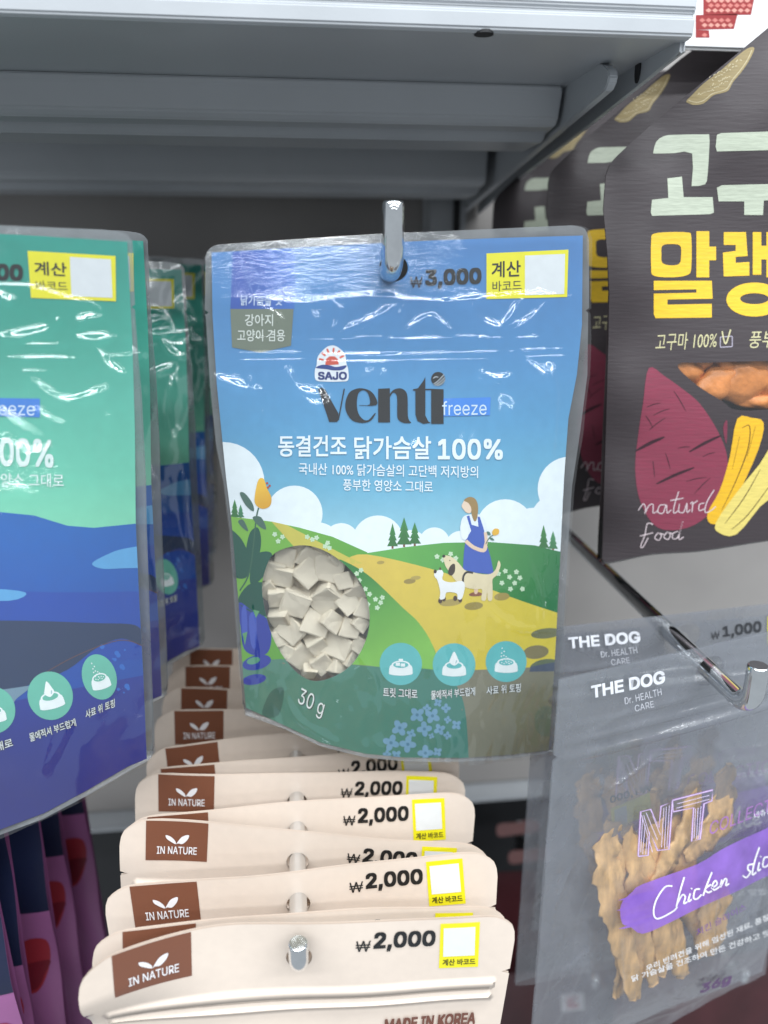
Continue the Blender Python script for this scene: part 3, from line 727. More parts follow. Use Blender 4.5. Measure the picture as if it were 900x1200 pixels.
    P = Part(sh); barcode_label(P, [(570, 297), (666, 292.5), (664.5, 348), (570, 350.5)], [(576, 306.5), (610, 305), (610, 324), (576, 325.5)], [(577, 329.5), (611, 328), (611, 340), (577, 341.5)], [(615, 299.5), (662, 297.5), (661, 344.5), (615, 346)])
    P.build('barcode_label', M['print'], t)
    # ---- films
    pl = lambda pts: sh.local(np.array(pts, float))
    cr = []
    def C2(pts, amp, wd): cr.append((pl(smooth(pts, 5, False) if len(pts) > 2 else pts), amp, wd))
    C2([(252, 352), (300, 349), (345, 355), (395, 350), (440, 347), (480, 352), (520, 354), (560, 350), (610, 346), (670, 348)], 0.0009, 0.0012)
    C2([(290, 398), (330, 395), (380, 399), (430, 396), (490, 398), (540, 395), (600, 397), (665, 392)], 0.0006, 0.0010)
    C2([(250, 416), (330, 414), (430, 416), (540, 414), (680, 408)], 0.00055, 0.0009)
    C2([(250, 424), (330, 422), (430, 424), (540, 421), (680, 416)], 0.0005, 0.0008)
    for pts in ([(390, 352), (400, 372), (386, 392)], [(392, 394), (412, 384), (440, 372), (474, 352)], [(474, 352), (466, 376), (470, 392)], [(470, 392), (500, 372), (516, 380), (528, 392)], [(548, 352), (556, 372), (582, 384), (610, 376)],
                [(610, 350), (596, 372), (580, 388)], [(640, 352), (622, 372), (590, 392)], [(300, 356), (330, 376), (322, 392)], [(340, 440), (350, 456), (372, 462)], [(338, 432), (344, 448), (362, 470), (376, 472)], [(250, 440), (282, 452), (318, 460)],
                [(560, 440), (572, 470), (576, 520)], [(610, 420), (640, 450), (650, 500)], [(560, 436), (580, 444), (600, 440)], [(310, 438), (316, 470), (308, 510)], [(290, 440), (300, 480), (296, 520)], [(640, 430), (648, 470), (640, 560)],
                [(420, 760), (440, 800), (436, 850)], [(560, 700), (600, 730), (640, 735)], [(330, 800), (350, 840), (400, 870)], [(610, 640), (628, 690), (632, 740)], [(300, 700), (306, 760), (304, 820)]):
        C2(pts, 0.0013, 0.0019)
    cf = crease_field(cr); wv = waves(5, 14, 0.00042, 0.008, 0.045, 1.3)
    zz = pl([(460, 345), (460, 300)])[:, 1]
    def hwk(x, z):
        soft = ss(z, zz[0] - 0.002, zz[0] + 0.004)
        return hf(x, z) + 0.0024 + cf(x, z) + wv(x, z) * (1 - 0.75 * soft)
    ct = pl([(385, 312)])[0]
    m = film_mat('clear_gloss_film', 0.0, rough=0.10, bmp=0.30, crackle=((ct[0], 0, ct[1]), (0.062, 0.017), 1.0), spec=1.95)
    film = Part(sh, False); sh.holes = [HOLE]; cl = sh.clip; sh.clip = None
    film.poly(OUT, WHITE, 0, 0.0009); film.build('front_film', m, t, h=hwk)
    back = Part(sh, False); back.poly(OUT, WHITE, 0, 0.004); back.build('back_film', M['film_back'], t, h=hb)
    sh.clip = cl
    bot = pl([(284, 824), (288, 838), (298, 841), (334, 854), (376, 874), (428, 887), (475, 891.5), (543, 892), (600, 888), (637, 883), (648, 880), (652, 866)])
    gusset(sh, resample(bot, 0.004, False), hb, t, M['film_back'])
    return sh, hf
SH_MAIN, HF_MAIN = main_pouch()

# ---- freeze-dried cubes behind the oval window
def meat_cube(seed):
    r = random.Random(seed); bm = bmesh.new(); bmesh.ops.create_cube(bm, size=2)
    for v in bm.verts: v.co *= Vector((r.uniform(0.78, 1.1), r.uniform(0.78, 1.1), r.uniform(0.78, 1.1))); v.co += Vector((r.uniform(-.08, .08), r.uniform(-.08, .08), r.uniform(-.08, .08)))
    bmesh.ops.bevel(bm, geom=bm.edges[:], offset=0.10, segments=1, affect='EDGES')
    bmesh.ops.triangulate(bm, faces=bm.faces[:]); bmesh.ops.subdivide_edges(bm, edges=bm.edges[:], cuts=2, use_grid_fill=True)
    for v in bm.verts: v.co += Vector([r.uniform(-.04, .04) for _ in range(3)])
    me = bpy.data.meshes.new('meat_cube'); bm.to_mesh(me); bm.free(); me.materials.append(M['meat']); return me
CUBES = [meat_cube(i) for i in range(6)]
def cubes():
    L = [(450, 380, 58), (345, 385, 52), (560, 450, 66), (435, 475, 62), (278, 455, 52), (335, 480, 50), (545, 590, 72), (400, 610, 70), (300, 580, 46), (640, 620, 50), (680, 545, 46), (710, 640, 46), (485, 725, 64), (555, 700, 46),
         (375, 750, 60), (318, 680, 50), (645, 735, 46), (690, 705, 36), (602, 830, 66), (485, 810, 46), (402, 862, 60), (512, 895, 50), (585, 918, 44), (692, 810, 38), (450, 930, 34), (400, 330, 42), (625, 505, 38), (352, 842, 38), (298, 775, 42), (250, 540, 42), (505, 330, 44), (590, 380, 44), (650, 890, 40)]
    r = random.Random(11); lab = 'cream freeze-dried chicken cube behind the oval window of the blue pouch'
    def put(cx, cy, s, depth):
        x, z = SH_MAIN.local([(250 + cx / 4, 560 + cy / 4)])[0]
        hh = s / 4 / 900 * 0.32; H = float(HF_MAIN(np.array([x]), np.array([z]))[0])
        q = SH_MAIN.O + x * SH_MAIN.ex + z * SH_MAIN.ez + SH_MAIN.n * (H - depth)
        o = bpy.data.objects.new('chicken_cube', CUBES[r.randrange(6)]); col.objects.link(o)
        hh *= 1.04; o.location = q; o.scale = (hh, hh, hh); o.rotation_euler = (r.uniform(-.45, .45), r.uniform(-.8, .8), r.uniform(-.45, .45))
        tag(o, lab, 'meat cube', 'chicken cubes in the pouch window')
    for cx, cy, s in L: put(cx, cy, s, 0.0014 + s / 4 / 900 * 0.32 * 1.4)
    for i in range(18): put(r.uniform(290, 670), r.uniform(390, 880), 60, 0.0165)
cubes()
hk = at_y(459, 318, 0.290)
peg('display_hook', 'chrome hook holding the blue pouch through its punched hole', hk[0], hk[2], 0.286, up=0.0235)

# ================================================================== teal pouches on the peg to the left
def teal_pouch():
    Y = 0.275
    xr = -0.0500; hw = 0.0712; xc = xr - hw
    zt, zb = 0.012, -0.208
    hf0 = pouch_h(0, hw, zt, zb, 0.016, 0.18, 0.8)
    hf = lambda x, z: hf0(x, z) + 0.0022 * ss(-z, 0.02, 0.2) * np.sin(x * 60)
    hb = lambda x, z: -0.75 * hf0(x, z) - 0.0003
    sh = Sheet((xc, Y, Z0), roll=R(2.2), h=hf)
    t = empty('treat_pouch', tuple(sh.O))
    loc = lambda p, c=0.003: resample(sh.local(resample(np.asarray(p, float), 5.0)), c)
    right = smooth([(120, 269), (145, 273), (155, 282)], 3, False).tolist() + [(158, 357), (154, 360), (158, 363), (162, 420), (166, 462), (171, 560), (172, 620), (175, 720), (179, 836), (180, 872)] + smooth([(180, 878), (177, 888), (166, 895)], 3, False).tolist() + [(150, 904), (102, 932), (51, 959), (0, 978), (-40, 990)]
    def full(rt, inset=0.0):
        L = sh.local(resample(np.array(rt, float), 5.0, False)); L = L[L[:, 0] > 0.0]
        mir = L[::-1].copy(); mir[:, 0] = -mir[:, 0]
        return resample(np.vstack([L, mir]), 0.003)
    OUT = full(right)
    pright = [(20, 275), (80, 279), (149, 283.5), (155, 398), (158, 500), (159, 610), (163, 700), (168, 792), (172, 889), (150, 898), (102, 926), (51, 953), (0, 972), (-40, 984)]
    sh.clip = full(pright)
    zh = 0.0035; HOLE = resample(np.stack([ell(0, 0, 0.0056, 0.0052)[:, 0], ell(0, 0, 0.0056, 0.0052)[:, 1] - zh], 1), 0.0012)
    sh.holes = [HOLE]
    P = Part(sh, False)
    zpt = lambda px, py: sh.local([(px, py)])[0, 1]
    zs = [zpt(80, y) for y in (280, 380, 470, 560, 612)]; cs = np.array([lin(c) for c in ((34, 138, 124), (58, 156, 138), (88, 178, 158), (104, 192, 166), (120, 200, 168))])
    grad = lambda V: np.stack([np.interp(V[:, 1], zs[::-1], cs[::-1, k]) for k in range(3)], 1)
    P.poly(sh.clip, grad, 0, 0.0026)
    P.px = True
    P.poly([(-330, 620), (-120, 606), (0, 600), (40, 604), (79, 616), (110, 618.5), (165, 613), (190, 640), (260, 1050), (-330, 1050)], grad2(sh, (100, 620), (100, 760), (26, 94, 170), (28, 76, 162)), 1, 0.004)
    P.poly(smooth([(108, 660), (125, 650), (145, 643), (180, 640), (180, 662), (140, 666), (118, 666)], 4), (88, 156, 206), 2)
    P.poly(smooth([(-60, 700), (-20, 690), (30, 694), (10, 704)], 4), (88, 156, 206), 2)
    P.poly(smooth([(-330, 690), (60, 694), (200, 700), (200, 770), (-330, 770)], 4), (30, 72, 160), 1.6)
    # dark whale-like back and tail fin, generic
    P.poly(smooth([(-140, 760), (-60, 728), (0, 727), (60, 728), (110, 730), (150, 731), (164, 736), (176, 752), (166, 756), (142, 748), (112, 760), (80, 784), (40, 800), (0, 812), (-100, 818)], 4), (38, 56, 88), 2.4)
    P.poly(smooth([(-120, 806), (-40, 812), (16, 806), (36, 804), (20, 818), (0, 832), (-100, 838)], 4), (112, 140, 160), 2.8)
    P.poly([(-330, 850), (-60, 838), (60, 812), (200, 785), (260, 1050), (-330, 1050)], grad2(sh, (120, 800), (100, 930), (34, 54, 142), (34, 40, 122)), 2.2, 0.004)
    P.poly(stroke([(50, 790), (90, 768), (140, 750), (168, 757)], 0.9), (96, 70, 70), 3)
    r = random.Random(3)
    for i in range(26): P.poly(ell(128 + r.uniform(-22, 24), 786 + r.uniform(-30, 26), r.uniform(1, 3.2), n=8), (44, 104, 190), 2.6, 0.01)
    P.build('printed_seascape', M['print'], t)
    for cx, cy, rr, sx, rot, k, tx, q in ((59, 815, 28.5, 0.93, -14, 'drop', '물에적셔 부드럽게', [(34, 859), (88, 841), (90, 850), (36, 869)]),
                                          (116.5, 793, 27, 0.74, -16, 'sprinkle', '사료 위 토핑', [(100, 832), (134.5, 818), (135, 828), (101, 842)]),
                                          (-8, 832, 27.5, 0.95, -8, 'cubes', '트릿 그대로', [(-40, 881), (14, 864), (16, 874), (-38, 893)])):
        P = Part(sh); bowl_icon(P, cx, cy, rr, k, (104, 184, 164), sx, rot); P.text(tx, q, (34, 40, 46), 5, 0.07); P.text(tx, q, (222, 228, 230), 6.5, 0.01); P.build('serving_icon', M['print'], t)
    wt = (214, 230, 228)
    P = Part(sh); P.text('100%', [(-18, 511), (63, 515), (63, 548), (-18, 545)], wt, 6, 0.02); P.text('동결건조 북어', [(-220, 500), (-30, 510), (-30, 543), (-220, 534)], wt, 6, 0.016); P.build('title_lettering', M['print'], t)
    P = Part(sh); P.text('풍부한 영양소 그대로', [(-60, 553), (75, 555), (75, 571), (-60, 569)], wt, 6, 0.006); P.build('subtitle_lettering', M['print'], t)
    P = Part(sh); P.poly([(-22, 466), (47, 467), (47, 489), (-22, 487)], (62, 126, 210), 4.4); P.text('freeze', [(-16, 470), (41, 470.5), (41, 487), (-16, 486)], (206, 224, 238), 6); P.build('variety_lettering', M['print'], t)
    P = Part(sh); P.text('3,000', [(-44, 307), (27, 310), (27, 333), (-44, 331)], BLACK, 5, 0.035); P.build('price_lettering', M['print'], t)
    P = Part(sh); barcode_label(P, [(32.5, 294), (135.5, 300), (136, 353), (36.5, 349)], [(40, 306), (78, 308), (78.5, 324), (41, 322)], [(42, 328.5), (79, 330), (79.5, 341), (43, 340)], [(82, 301), (130, 304), (132, 349), (84, 347)]); P.build('barcode_label', M['print'], t)
    pl = lambda pts: sh.local(np.array(pts, float)); cr = []
    def C2(pts, amp, wd): cr.append((pl(smooth(pts, 5, False) if len(pts) > 2 else pts), amp, wd))
    C2([(-60, 338), (0, 336), (40, 338), (80, 350), (115, 360), (134, 392)], 0.0009, 0.0012)
    C2([(-60, 404), (0, 402), (60, 404), (110, 400), (160, 396)], 0.0006, 0.0010); C2([(-60, 420), (0, 420), (70, 420), (166, 416)], 0.0006, 0.0009); C2([(-60, 432), (10, 432), (60, 436)], 0.0005, 0.0009)
    for pts in ([(0, 396), (30, 394), (62, 386), (70, 374)], [(86, 390), (100, 376), (124, 372)], [(86, 394), (110, 398), (136, 396)], [(36, 440), (56, 458), (80, 470), (118, 460), (130, 454)], [(30, 440), (44, 478), (66, 494), (78, 500)], [(0, 344), (12, 352), (16, 360)],
                [(130, 480), (124, 520), (126, 560)], [(0, 480), (30, 500), (50, 510)], [(0, 580), (24, 570), (40, 580)], [(60, 840), (56, 880), (50, 900)], [(86, 830), (70, 870), (50, 900)], [(150, 620), (152, 700), (160, 760)], [(110, 400), (130, 430), (150, 440)], [(20, 520), (40, 530), (60, 524)]):
        C2(pts, 0.0014, 0.0019)
    cf = crease_field(cr); wv = waves(9, 14, 0.00042, 0.008, 0.045, 1.3)
    hwk = lambda x, z: hf(x, z) + 0.0024 + cf(x, z) + wv(x, z)
    a = pl([(10, 540)])[0]
    m = film_mat('clear_gloss_film_teal', 0.0, rough=0.10, bmp=0.30, crackle=((a[0], 0, a[1]), (0.028, 0.032), 1.0), spec=1.95)
    clp = sh.clip; sh.clip = None
    film = Part(sh, False); film.poly(OUT, WHITE, 0, 0.0011); film.build('front_film', m, t, h=hwk)
    back = Part(sh, False); back.poly(OUT, WHITE, 0, 0.004); back.build('back_film', M['film_back'], t, h=hb)
    zmin = OUT[:, 1].min(); bot = OUT[(OUT[:, 1] < zmin + 0.03)]; bot = bot[np.argsort(bot[:, 0])]
    gusset(sh, bot, hb, t, M['film_back'])
    g = 'teal and blue pouches on one peg'
    tag(t, 'teal to navy pouch with a seascape print, at the tip of its peg', 'pouch', g)
    hx, hz = sh.O[0] - zh * 0, sh.O[2] - zh
    for dx, dy, dz, rz, rx, ry, lab in ((-0.003, 0.046, 0.001, 1.5, 0.6, -0.6, 'teal to navy pouch hanging directly behind the one at the tip of its peg'),
                                (-0.001, 0.135, -0.012, 3, 9.0, -2.5, 'teal to navy pouch third from the tip of its peg, its bottom leaning out'),
                                (0.002, 0.200, -0.008, 2, 2.0, -1.0, 'shaded teal to navy pouch fourth from the tip of its peg'),
                                (0.004, 0.255, -0.006, 0, 1.0, 0.5, 'shaded teal to navy pouch hanging nearest to the grey back panel')):
        c = copy_tree(t); c.location = (sh.O[0] + dx, sh.O[1] + dy, sh.O[2] + dz); c.rotation_euler = (R(-rx), R(ry), R(rz)); c['label'] = lab
    peg('display_hook', 'chrome hook carrying the teal pouches', hx, hz - 0.0012, 0.262)
teal_pouch()

# ================================================================== dark brown sweet potato pouches
def brown_pouch():
    Y = 0.335
    O = at_y(900, 340, Y)
    xl = (at_y(708, 340, Y) - O)[0]; hw = 0.088
    zt, zb = 0.125, at_y(708, 655, Y)[2] - O[2]
    xc = xl + hw
    hf0 = pouch_h(xc, hw, zt, zb, 0.013, 0.30, 0.75)
    d0 = np.array([xl, at_y(709, 198, Y)[2] - O[2]]); d1 = np.array([at_y(900, 33, Y)[0] - O[0], at_y(900, 33, Y)[2] - O[2]])
    dn = np.array([-(d1 - d0)[1], (d1 - d0)[0]]); dn /= np.linalg.norm(dn)
    def hf(x, z):      # the header is bent back along the slanting shoulder
        k = (x - d0[0]) * dn[0] + (z - d0[1]) * dn[1]
        edge = np.exp(-((x - xl) / 0.009) ** 2)
        return hf0(x, z) - 0.006 * ss(k, -0.03, 0.004) - 0.0025 * edge + 0.0012 * np.sin(z * 130 + 1) * np.exp(-((x - xl - 0.012) / 0.012) ** 2) + 0.0016 * np.sin(x * 70 + z * 40) * ss(z, 0.0, 0.06)
    hb = lambda x, z: -0.8 * hf0(x, z) - 0.0006 + np.minimum(hf(x, z) - hf0(x, z), 0)
    sh = Sheet(O, h=hf)
    t = empty('treat_pouch', tuple(O)); g = 'dark brown pouches on one peg'
    tag(t, 'dark brown sweet potato pouch with a bent header, at the tip of its peg', 'pouch', g)
    left = smooth([(812, 106), (770, 141), (735, 172), (717, 190), (710, 205)], 4, False).tolist() + [(707, 245), (712, 300), (714, 342), (713, 400), (712, 438), (709, 540), (705, 662)] + smooth([(730, 657), (765, 650), (823, 646), (900, 634), (980, 626)], 4, False).tolist()
    top = [(d1 - dn * 0).tolist()]
    L = sh.local(resample(np.array([(900, 33)] + left, float), 6, False))
    xr = xl + 2 * hw
    R_ = [(xr, L[-1, 1]), (xr, 0.085), (xr - 0.012, 0.118), (xc + 0.05, zt), (xc + 0.005, zt - 0.001)]
    OUT = resample(np.vstack([L, R_]), 0.003)
    HOLE = resample(np.stack([ell(xc + 0.01, zt - 0.014, 0.006)[:, 0], ell(xc, zt - 0.014, 0.006)[:, 1]], 1), 0.0015)
    win = smooth([(794, 427), (830, 425), (900, 423), (960, 424), (975, 450), (950, 476), (900, 480), (862, 480), (846, 470), (815, 450)], 4)
    sh.holes = [HOLE, resample(sh.local(win), 0.003)]; sh.clip = None
    P = Part(sh, False); P.poly(OUT, (58, 51, 54), 0, 0.0035); P.build('front_panel', M['print_matte'], t)
    sh.holes = [HOLE]; P = Part(sh, False); P.poly(OUT, (60, 52, 54), 0, 0.006); P.build('back_panel', M['print_matte'], t, h=hb)
    bot = L[L[:, 1] < zb + 0.02]; bot = np.vstack([bot, [(xr, L[-1, 1])]]); bot = bot[np.argsort(bot[:, 0])]; gusset(sh, bot, hb, t, M['print_matte'])
    sh.clip = OUT; sh.holes = []
    pale = (178, 186, 168); P = Part(sh)
    P.poly(smooth([(765.5, 178), (769, 166), (778, 159.5), (790, 158), (826, 157.5), (831, 159), (831, 175), (829, 205), (826, 216), (812, 218), (810.5, 214), (811, 180), (790, 179.5), (768, 180)], 2), pale, 2)
    P.poly([(782, 209), (799, 207), (801, 231), (835, 231), (836.5, 249), (832, 251), (764, 253), (762.5, 249), (764, 234), (783, 232)], pale, 2)
    P.poly([(840, 158), (845, 156), (905, 154), (925, 156), (926, 176), (924, 212), (904, 212), (904, 176), (840, 177.5), (838.5, 172)], pale, 2)
    P.poly([(840, 220), (846, 217), (930, 215), (931, 233), (895, 235), (894, 252), (872, 252), (872, 236), (842, 236)], pale, 2)
    P.text('마', (938, 158, 1010, 252), pale, 2, 0.05)
    P.build('title_lettering', M['print_matte'], t)
    yl = (222, 182, 42); P = Part(sh)
    P.poly(smooth([(763, 282), (766, 274), (786, 272), (806, 272.5), (810, 278), (810, 312), (806, 322), (786, 325), (766, 323), (763, 314)], 3), yl, 2, holes=[smooth([(776, 288), (786, 286), (797, 288), (798, 300), (796, 309), (786, 311), (776, 308), (775, 298)], 3)])
    P.poly([(816, 271), (831, 271), (831, 289), (839, 289), (839, 305), (831, 305), (831, 325), (816, 325)], yl, 2)
    P.poly([(766, 329), (834, 329), (835, 350), (782, 351), (782, 357), (834, 356), (834, 372), (768, 373), (766, 368), (766, 344), (816, 343), (816, 339), (766, 340)], yl, 2)
    P.poly([(848, 272), (874, 272), (876, 300), (862, 301), (862, 308), (878, 307), (878, 323), (848, 324), (847, 296), (862, 294), (862, 287), (848, 287)], yl, 2)
    P.poly([(882, 272), (892, 272), (892, 288), (898, 288), (898, 272), (912, 272), (912, 325), (898, 325), (898, 304), (892, 304), (892, 322), (882, 322)], yl, 2)
    P.poly(ell(884, 351, 33, 20, 0, 30), yl, 2, holes=[ell(884, 350, 17, 6.5, 0, 20)])
    P.text('이', (925, 274, 990, 370), yl, 2, 0.05)
    P.build('subtitle_lettering', M['print_matte'], t)
    P = Part(sh); hand = (196, 190, 148)
    P.text('고구마 100%', [(767, 391), (840, 388), (841, 408), (768, 411)], hand, 2, -0.004, 0.25)
    P.text('풍부한 영양', [(878, 388), (960, 386), (960, 406), (878, 408)], hand, 2, -0.004, 0.25)
    for s in ([(844, 395), (844, 407)], [(844, 407), (858, 406)], [(858, 406), (858, 394)], [(858, 394), (844, 395)]): P.poly(stroke(s, 0.9, sm=False), (176, 170, 186), 2)
    P.poly(stroke([(846, 388), (850, 403), (856, 386)], 1.6), hand, 3)
    P.build('hand_lettering', M['print_matte'], t)
    P = Part(sh); C = lambda pts: [(620 + x / 2.068, 100 + y / 2.068) for x, y in pts]
    P.poly(smooth(C([(290, 685), (330, 706), (372, 736), (414, 772), (456, 836), (480, 900), (474, 960), (444, 1030), (384, 1072), (312, 1072), (270, 1010), (257, 930), (264, 850), (276, 770)]), 4), (128, 52, 72), 2)
    P.poly(smooth(C([(470, 830), (480, 812), (478, 870)]), 3), (116, 46, 66), 2)
    for a, b, w_ in (((258, 886), (328, 852), 4), ((388, 888), (466, 848), 3.4), ((308, 966), (400, 926), 3.4), ((285, 780), (318, 770), 1), ((300, 800), (340, 784), 1), ((282, 800), (300, 830), 1), ((290, 836), (330, 806), 1), ((330, 890), (342, 930), 1), ((360, 880), (390, 876), 1), ((300, 910), (304, 950), 1), ((420, 900), (450, 890), 1), ((380, 960), (430, 950), 1), ((350, 740), (380, 790), 1), ((400, 990), (440, 950), 1)):
        P.poly(stroke(C([a, ((a[0] + b[0]) / 2, (a[1] + b[1]) / 2 - 2), b]), w_, taper=True), (52, 22, 34), 3)
    P.poly(smooth(C([(504, 808), (540, 806), (568, 818), (556, 880), (512, 980), (474, 1052), (440, 1062), (432, 1036), (462, 980), (486, 900)]), 3), (220, 172, 36), 3.4)
    P.poly(smooth(C([(590, 876), (558, 918), (500, 990), (452, 1060), (460, 1084), (502, 1088), (560, 1020), (600, 980)]), 3), (214, 196, 108), 3.8)
    for s in ([(516, 830), (534, 826), (530, 880), (500, 960), (466, 1030)], [(548, 826), (528, 900)], [(560, 930), (520, 1000), (474, 1062)], [(590, 960), (530, 1040), (490, 1076)], [(510, 850), (492, 930)]): P.poly(stroke(C(s), 1.1, taper=True), (60, 40, 22), 4.2)
    P.build('printed_sweet_potato', M['print_matte'], t)
    P = Part(sh); scr = (206, 190, 194)
    curs = [[(264, 1030), (276, 1014), (282, 1024), (280, 1038), (290, 1018), (300, 1016), (300, 1036), (312, 1030)], [(330, 1016), (316, 1018), (312, 1034), (324, 1036), (332, 1016), (334, 1036), (344, 1028)], [(362, 984), (352, 1016), (350, 1036), (362, 1030)], [(342, 1006), (374, 1000)],
            [(364, 1014), (362, 1032), (374, 1034), (382, 1012), (382, 1034), (390, 1028)], [(390, 1014), (396, 1010), (394, 1034)], [(394, 1016), (408, 1006)], [(424, 1012), (412, 1016), (412, 1030), (424, 1026)], [(448, 980), (430, 1010), (426, 1034), (440, 1030), (452, 1020)],
            [(300, 1064), (286, 1062), (280, 1090), (270, 1116), (276, 1118), (288, 1096)], [(268, 1092), (300, 1084)], [(312, 1084), (304, 1096), (314, 1102), (320, 1090), (312, 1084), (326, 1088)], [(334, 1082), (326, 1094), (336, 1100), (342, 1088), (334, 1082), (346, 1086)], [(360, 1080), (348, 1086), (348, 1098), (360, 1094), (372, 1056), (362, 1098), (374, 1094)]]
    for c in curs: P.poly(stroke(C(c), 1.15), scr, 5)
    P.build('script_lettering', M['print_matte'], t)
    # gold emblem following the bent header
    P = Part(sh); Q = lambda pts: [(700 + x / 4.5, y / 4.5) for x, y in pts]
    em = Q([(468, 534), (500, 500), (560, 440), (640, 380), (720, 310), (790, 256), (828, 254), (800, 320), (760, 380), (716, 432), (690, 478), (650, 492), (610, 504), (560, 546), (510, 554), (484, 546)])
    P.poly(smooth(em, 3), (140, 124, 84), 2)
    P.poly(stroke(smooth(Q([(480, 530), (520, 540), (560, 530), (606, 494), (650, 482), (684, 466), (712, 420), (752, 372), (790, 316), (814, 264)]), 3, False), 0.6, sm=False), (196, 184, 150), 3)
    for a_, b_ in (((590, 410), (770, 304)), ((604, 420), (740, 340)), ((594, 458), (704, 400)), ((604, 470), (690, 424)), ((530, 500), (616, 470))):
        n_ = 9; p0, p1 = np.array(a_, float), np.array(b_, float); r_ = random.Random(a_[0])
        for i in range(n_):
            c0 = p0 + (p1 - p0) * i / n_; c1 = p0 + (p1 - p0) * (i + r_.uniform(0.4, 0.8)) / n_
            P.poly(stroke(np.array(Q([tuple(c0), tuple(c1 + np.array((0, r_.uniform(-10, 10))))])), 0.6, sm=False), (206, 196, 164), 3)
    P.build('gold_emblem', M['print_matte'], t)
    # clear window
    wf = Part(sh); sh.clip = None; wf.poly(win, WHITE, 0, 0.004); wf.build('window_film', film_mat('window_film', 0.06, rough=0.15, bmp=0.3), t)
    # copies behind
    k = 1.20
    vec = (sh.O - CAM) * (k - 1); vec[2] *= 1
    c = copy_tree(t); off = np.array([0.0, Y * (k - 1), 0.0]); c.location = tuple(sh.O + off + np.array([-0.004, 0, 0.004])); c.rotation_euler = (0, 0, R(1.5)); c['label'] = 'dark brown sweet potato pouch directly behind the one with the bent header'
    c = copy_tree(t); c.location = tuple(sh.O + np.array([-0.006, Y * 0.5, 0.0])); c['label'] = 'dark brown sweet potato pouch third from the tip, nearest the back panel'
    px_, pz_ = sh.O[0] + xc + 0.01, sh.O[2] + zt - 0.014
    peg('display_hook', 'chrome hook carrying the dark brown pouches', px_, pz_ + 0.0012, Y - 0.02)
    # dried sweet potato slices behind the window
    r = random.Random(5)
    for q, (cx, cy, a, b, rot) in enumerate(((812, 436, 24, 14, 20), (846, 456, 30, 20, -30), (884, 448, 34, 26, -12), (925, 452, 34, 24, 25), (866, 436, 26, 14, 60), (900, 474, 30, 10, 5), (832, 430, 20, 10, -5))):
        x, z = sh.local([(cx, cy)])[0]; H = float(hf(np.array([x]), np.array([z]))[0])
        bm = bmesh.new(); bmesh.ops.create_icosphere(bm, subdivisions=3, radius=1)
        for v in bm.verts:
            n = v.co.copy(); v.co.x *= a * 0.0004; v.co.z *= b * 0.0004; v.co.y *= 0.0042
            v.co *= 1 + 0.16 * math.sin(n.x * 5 + q) * math.cos(n.z * 4 + q * 2) + 0.08 * math.sin(n.z * 11 + n.x * 7 + q)
        o = bm_obj('sweet_potato_slice', bm, M['potato'], None, True); o.location = tuple(sh.O + x * sh.ex + z * sh.ez + sh.n * (H - 0.0065 - 0.0006 * q)); o.rotation_euler = (0, R(rot), 0)
        tag(o, 'orange dried sweet potato slice behind the window of the bent brown pouch', 'sweet potato', 'slices in the brown pouch window')
brown_pouch()

# ================================================================== white carton above on the right
def carton():
    Y = 0.385
    a = at_y(806, 57, Y); b = at_y(930, 60, Y)
    t = empty('snack_carton', (a[0], Y, a[2])); tag(t, 'white carton with a dark red diamond check print beside the shelf end', 'carton')
    bm = bmesh.new(); bm_box(bm, -0.012, b[0] - a[0] + 0.06, 0, 0.004, 0, 0.12, 0.0012); bm_obj('board', bm, solid('white_card', (226, 226, 226), 0.5, var=0.02), t)
    sh = Sheet((a[0], Y - 0.0003, a[2])); P = Part(sh)
    Q = lambda pts: [(700 + x / 4.5, y / 4.5) for x, y in pts]
    reds = [Q([(560, -60), (840, -60), (812, 78), (560, 78)]), Q([(520, 78), (742, 72), (722, 152), (520, 156)]), Q([(520, 156), (590, 158), (594, 198), (520, 198)])]
    for lp in reds: P.poly(lp, (146, 44, 46), 1)
    r = random.Random(2)
    for i, y in enumerate(range(-50, 200, 26)):
        for x in range(520 + (13 if i % 2 else 0), 840, 34):
            p = np.array(Q([(x, y)])); ok = any(inside(p + d, np.array(q, float))[0] and inside(p - d, np.array(q, float))[0] for q in reds for d in (np.array([[3.2, 2.6]]),))
            if ok: P.poly(np.array(Q([(x - 16, y), (x, y - 12), (x + 16, y), (x, y + 12)])), (214, 150, 138) if (i % 3) else (200, 120, 112), 2, 0.01)
    P.build('printed_checks', M['print'], t)
    peg('display_hook', 'chrome hook carrying the white carton', a[0] + 0.07, a[2] + 0.10, Y - 0.012, up=0.016)
carton()

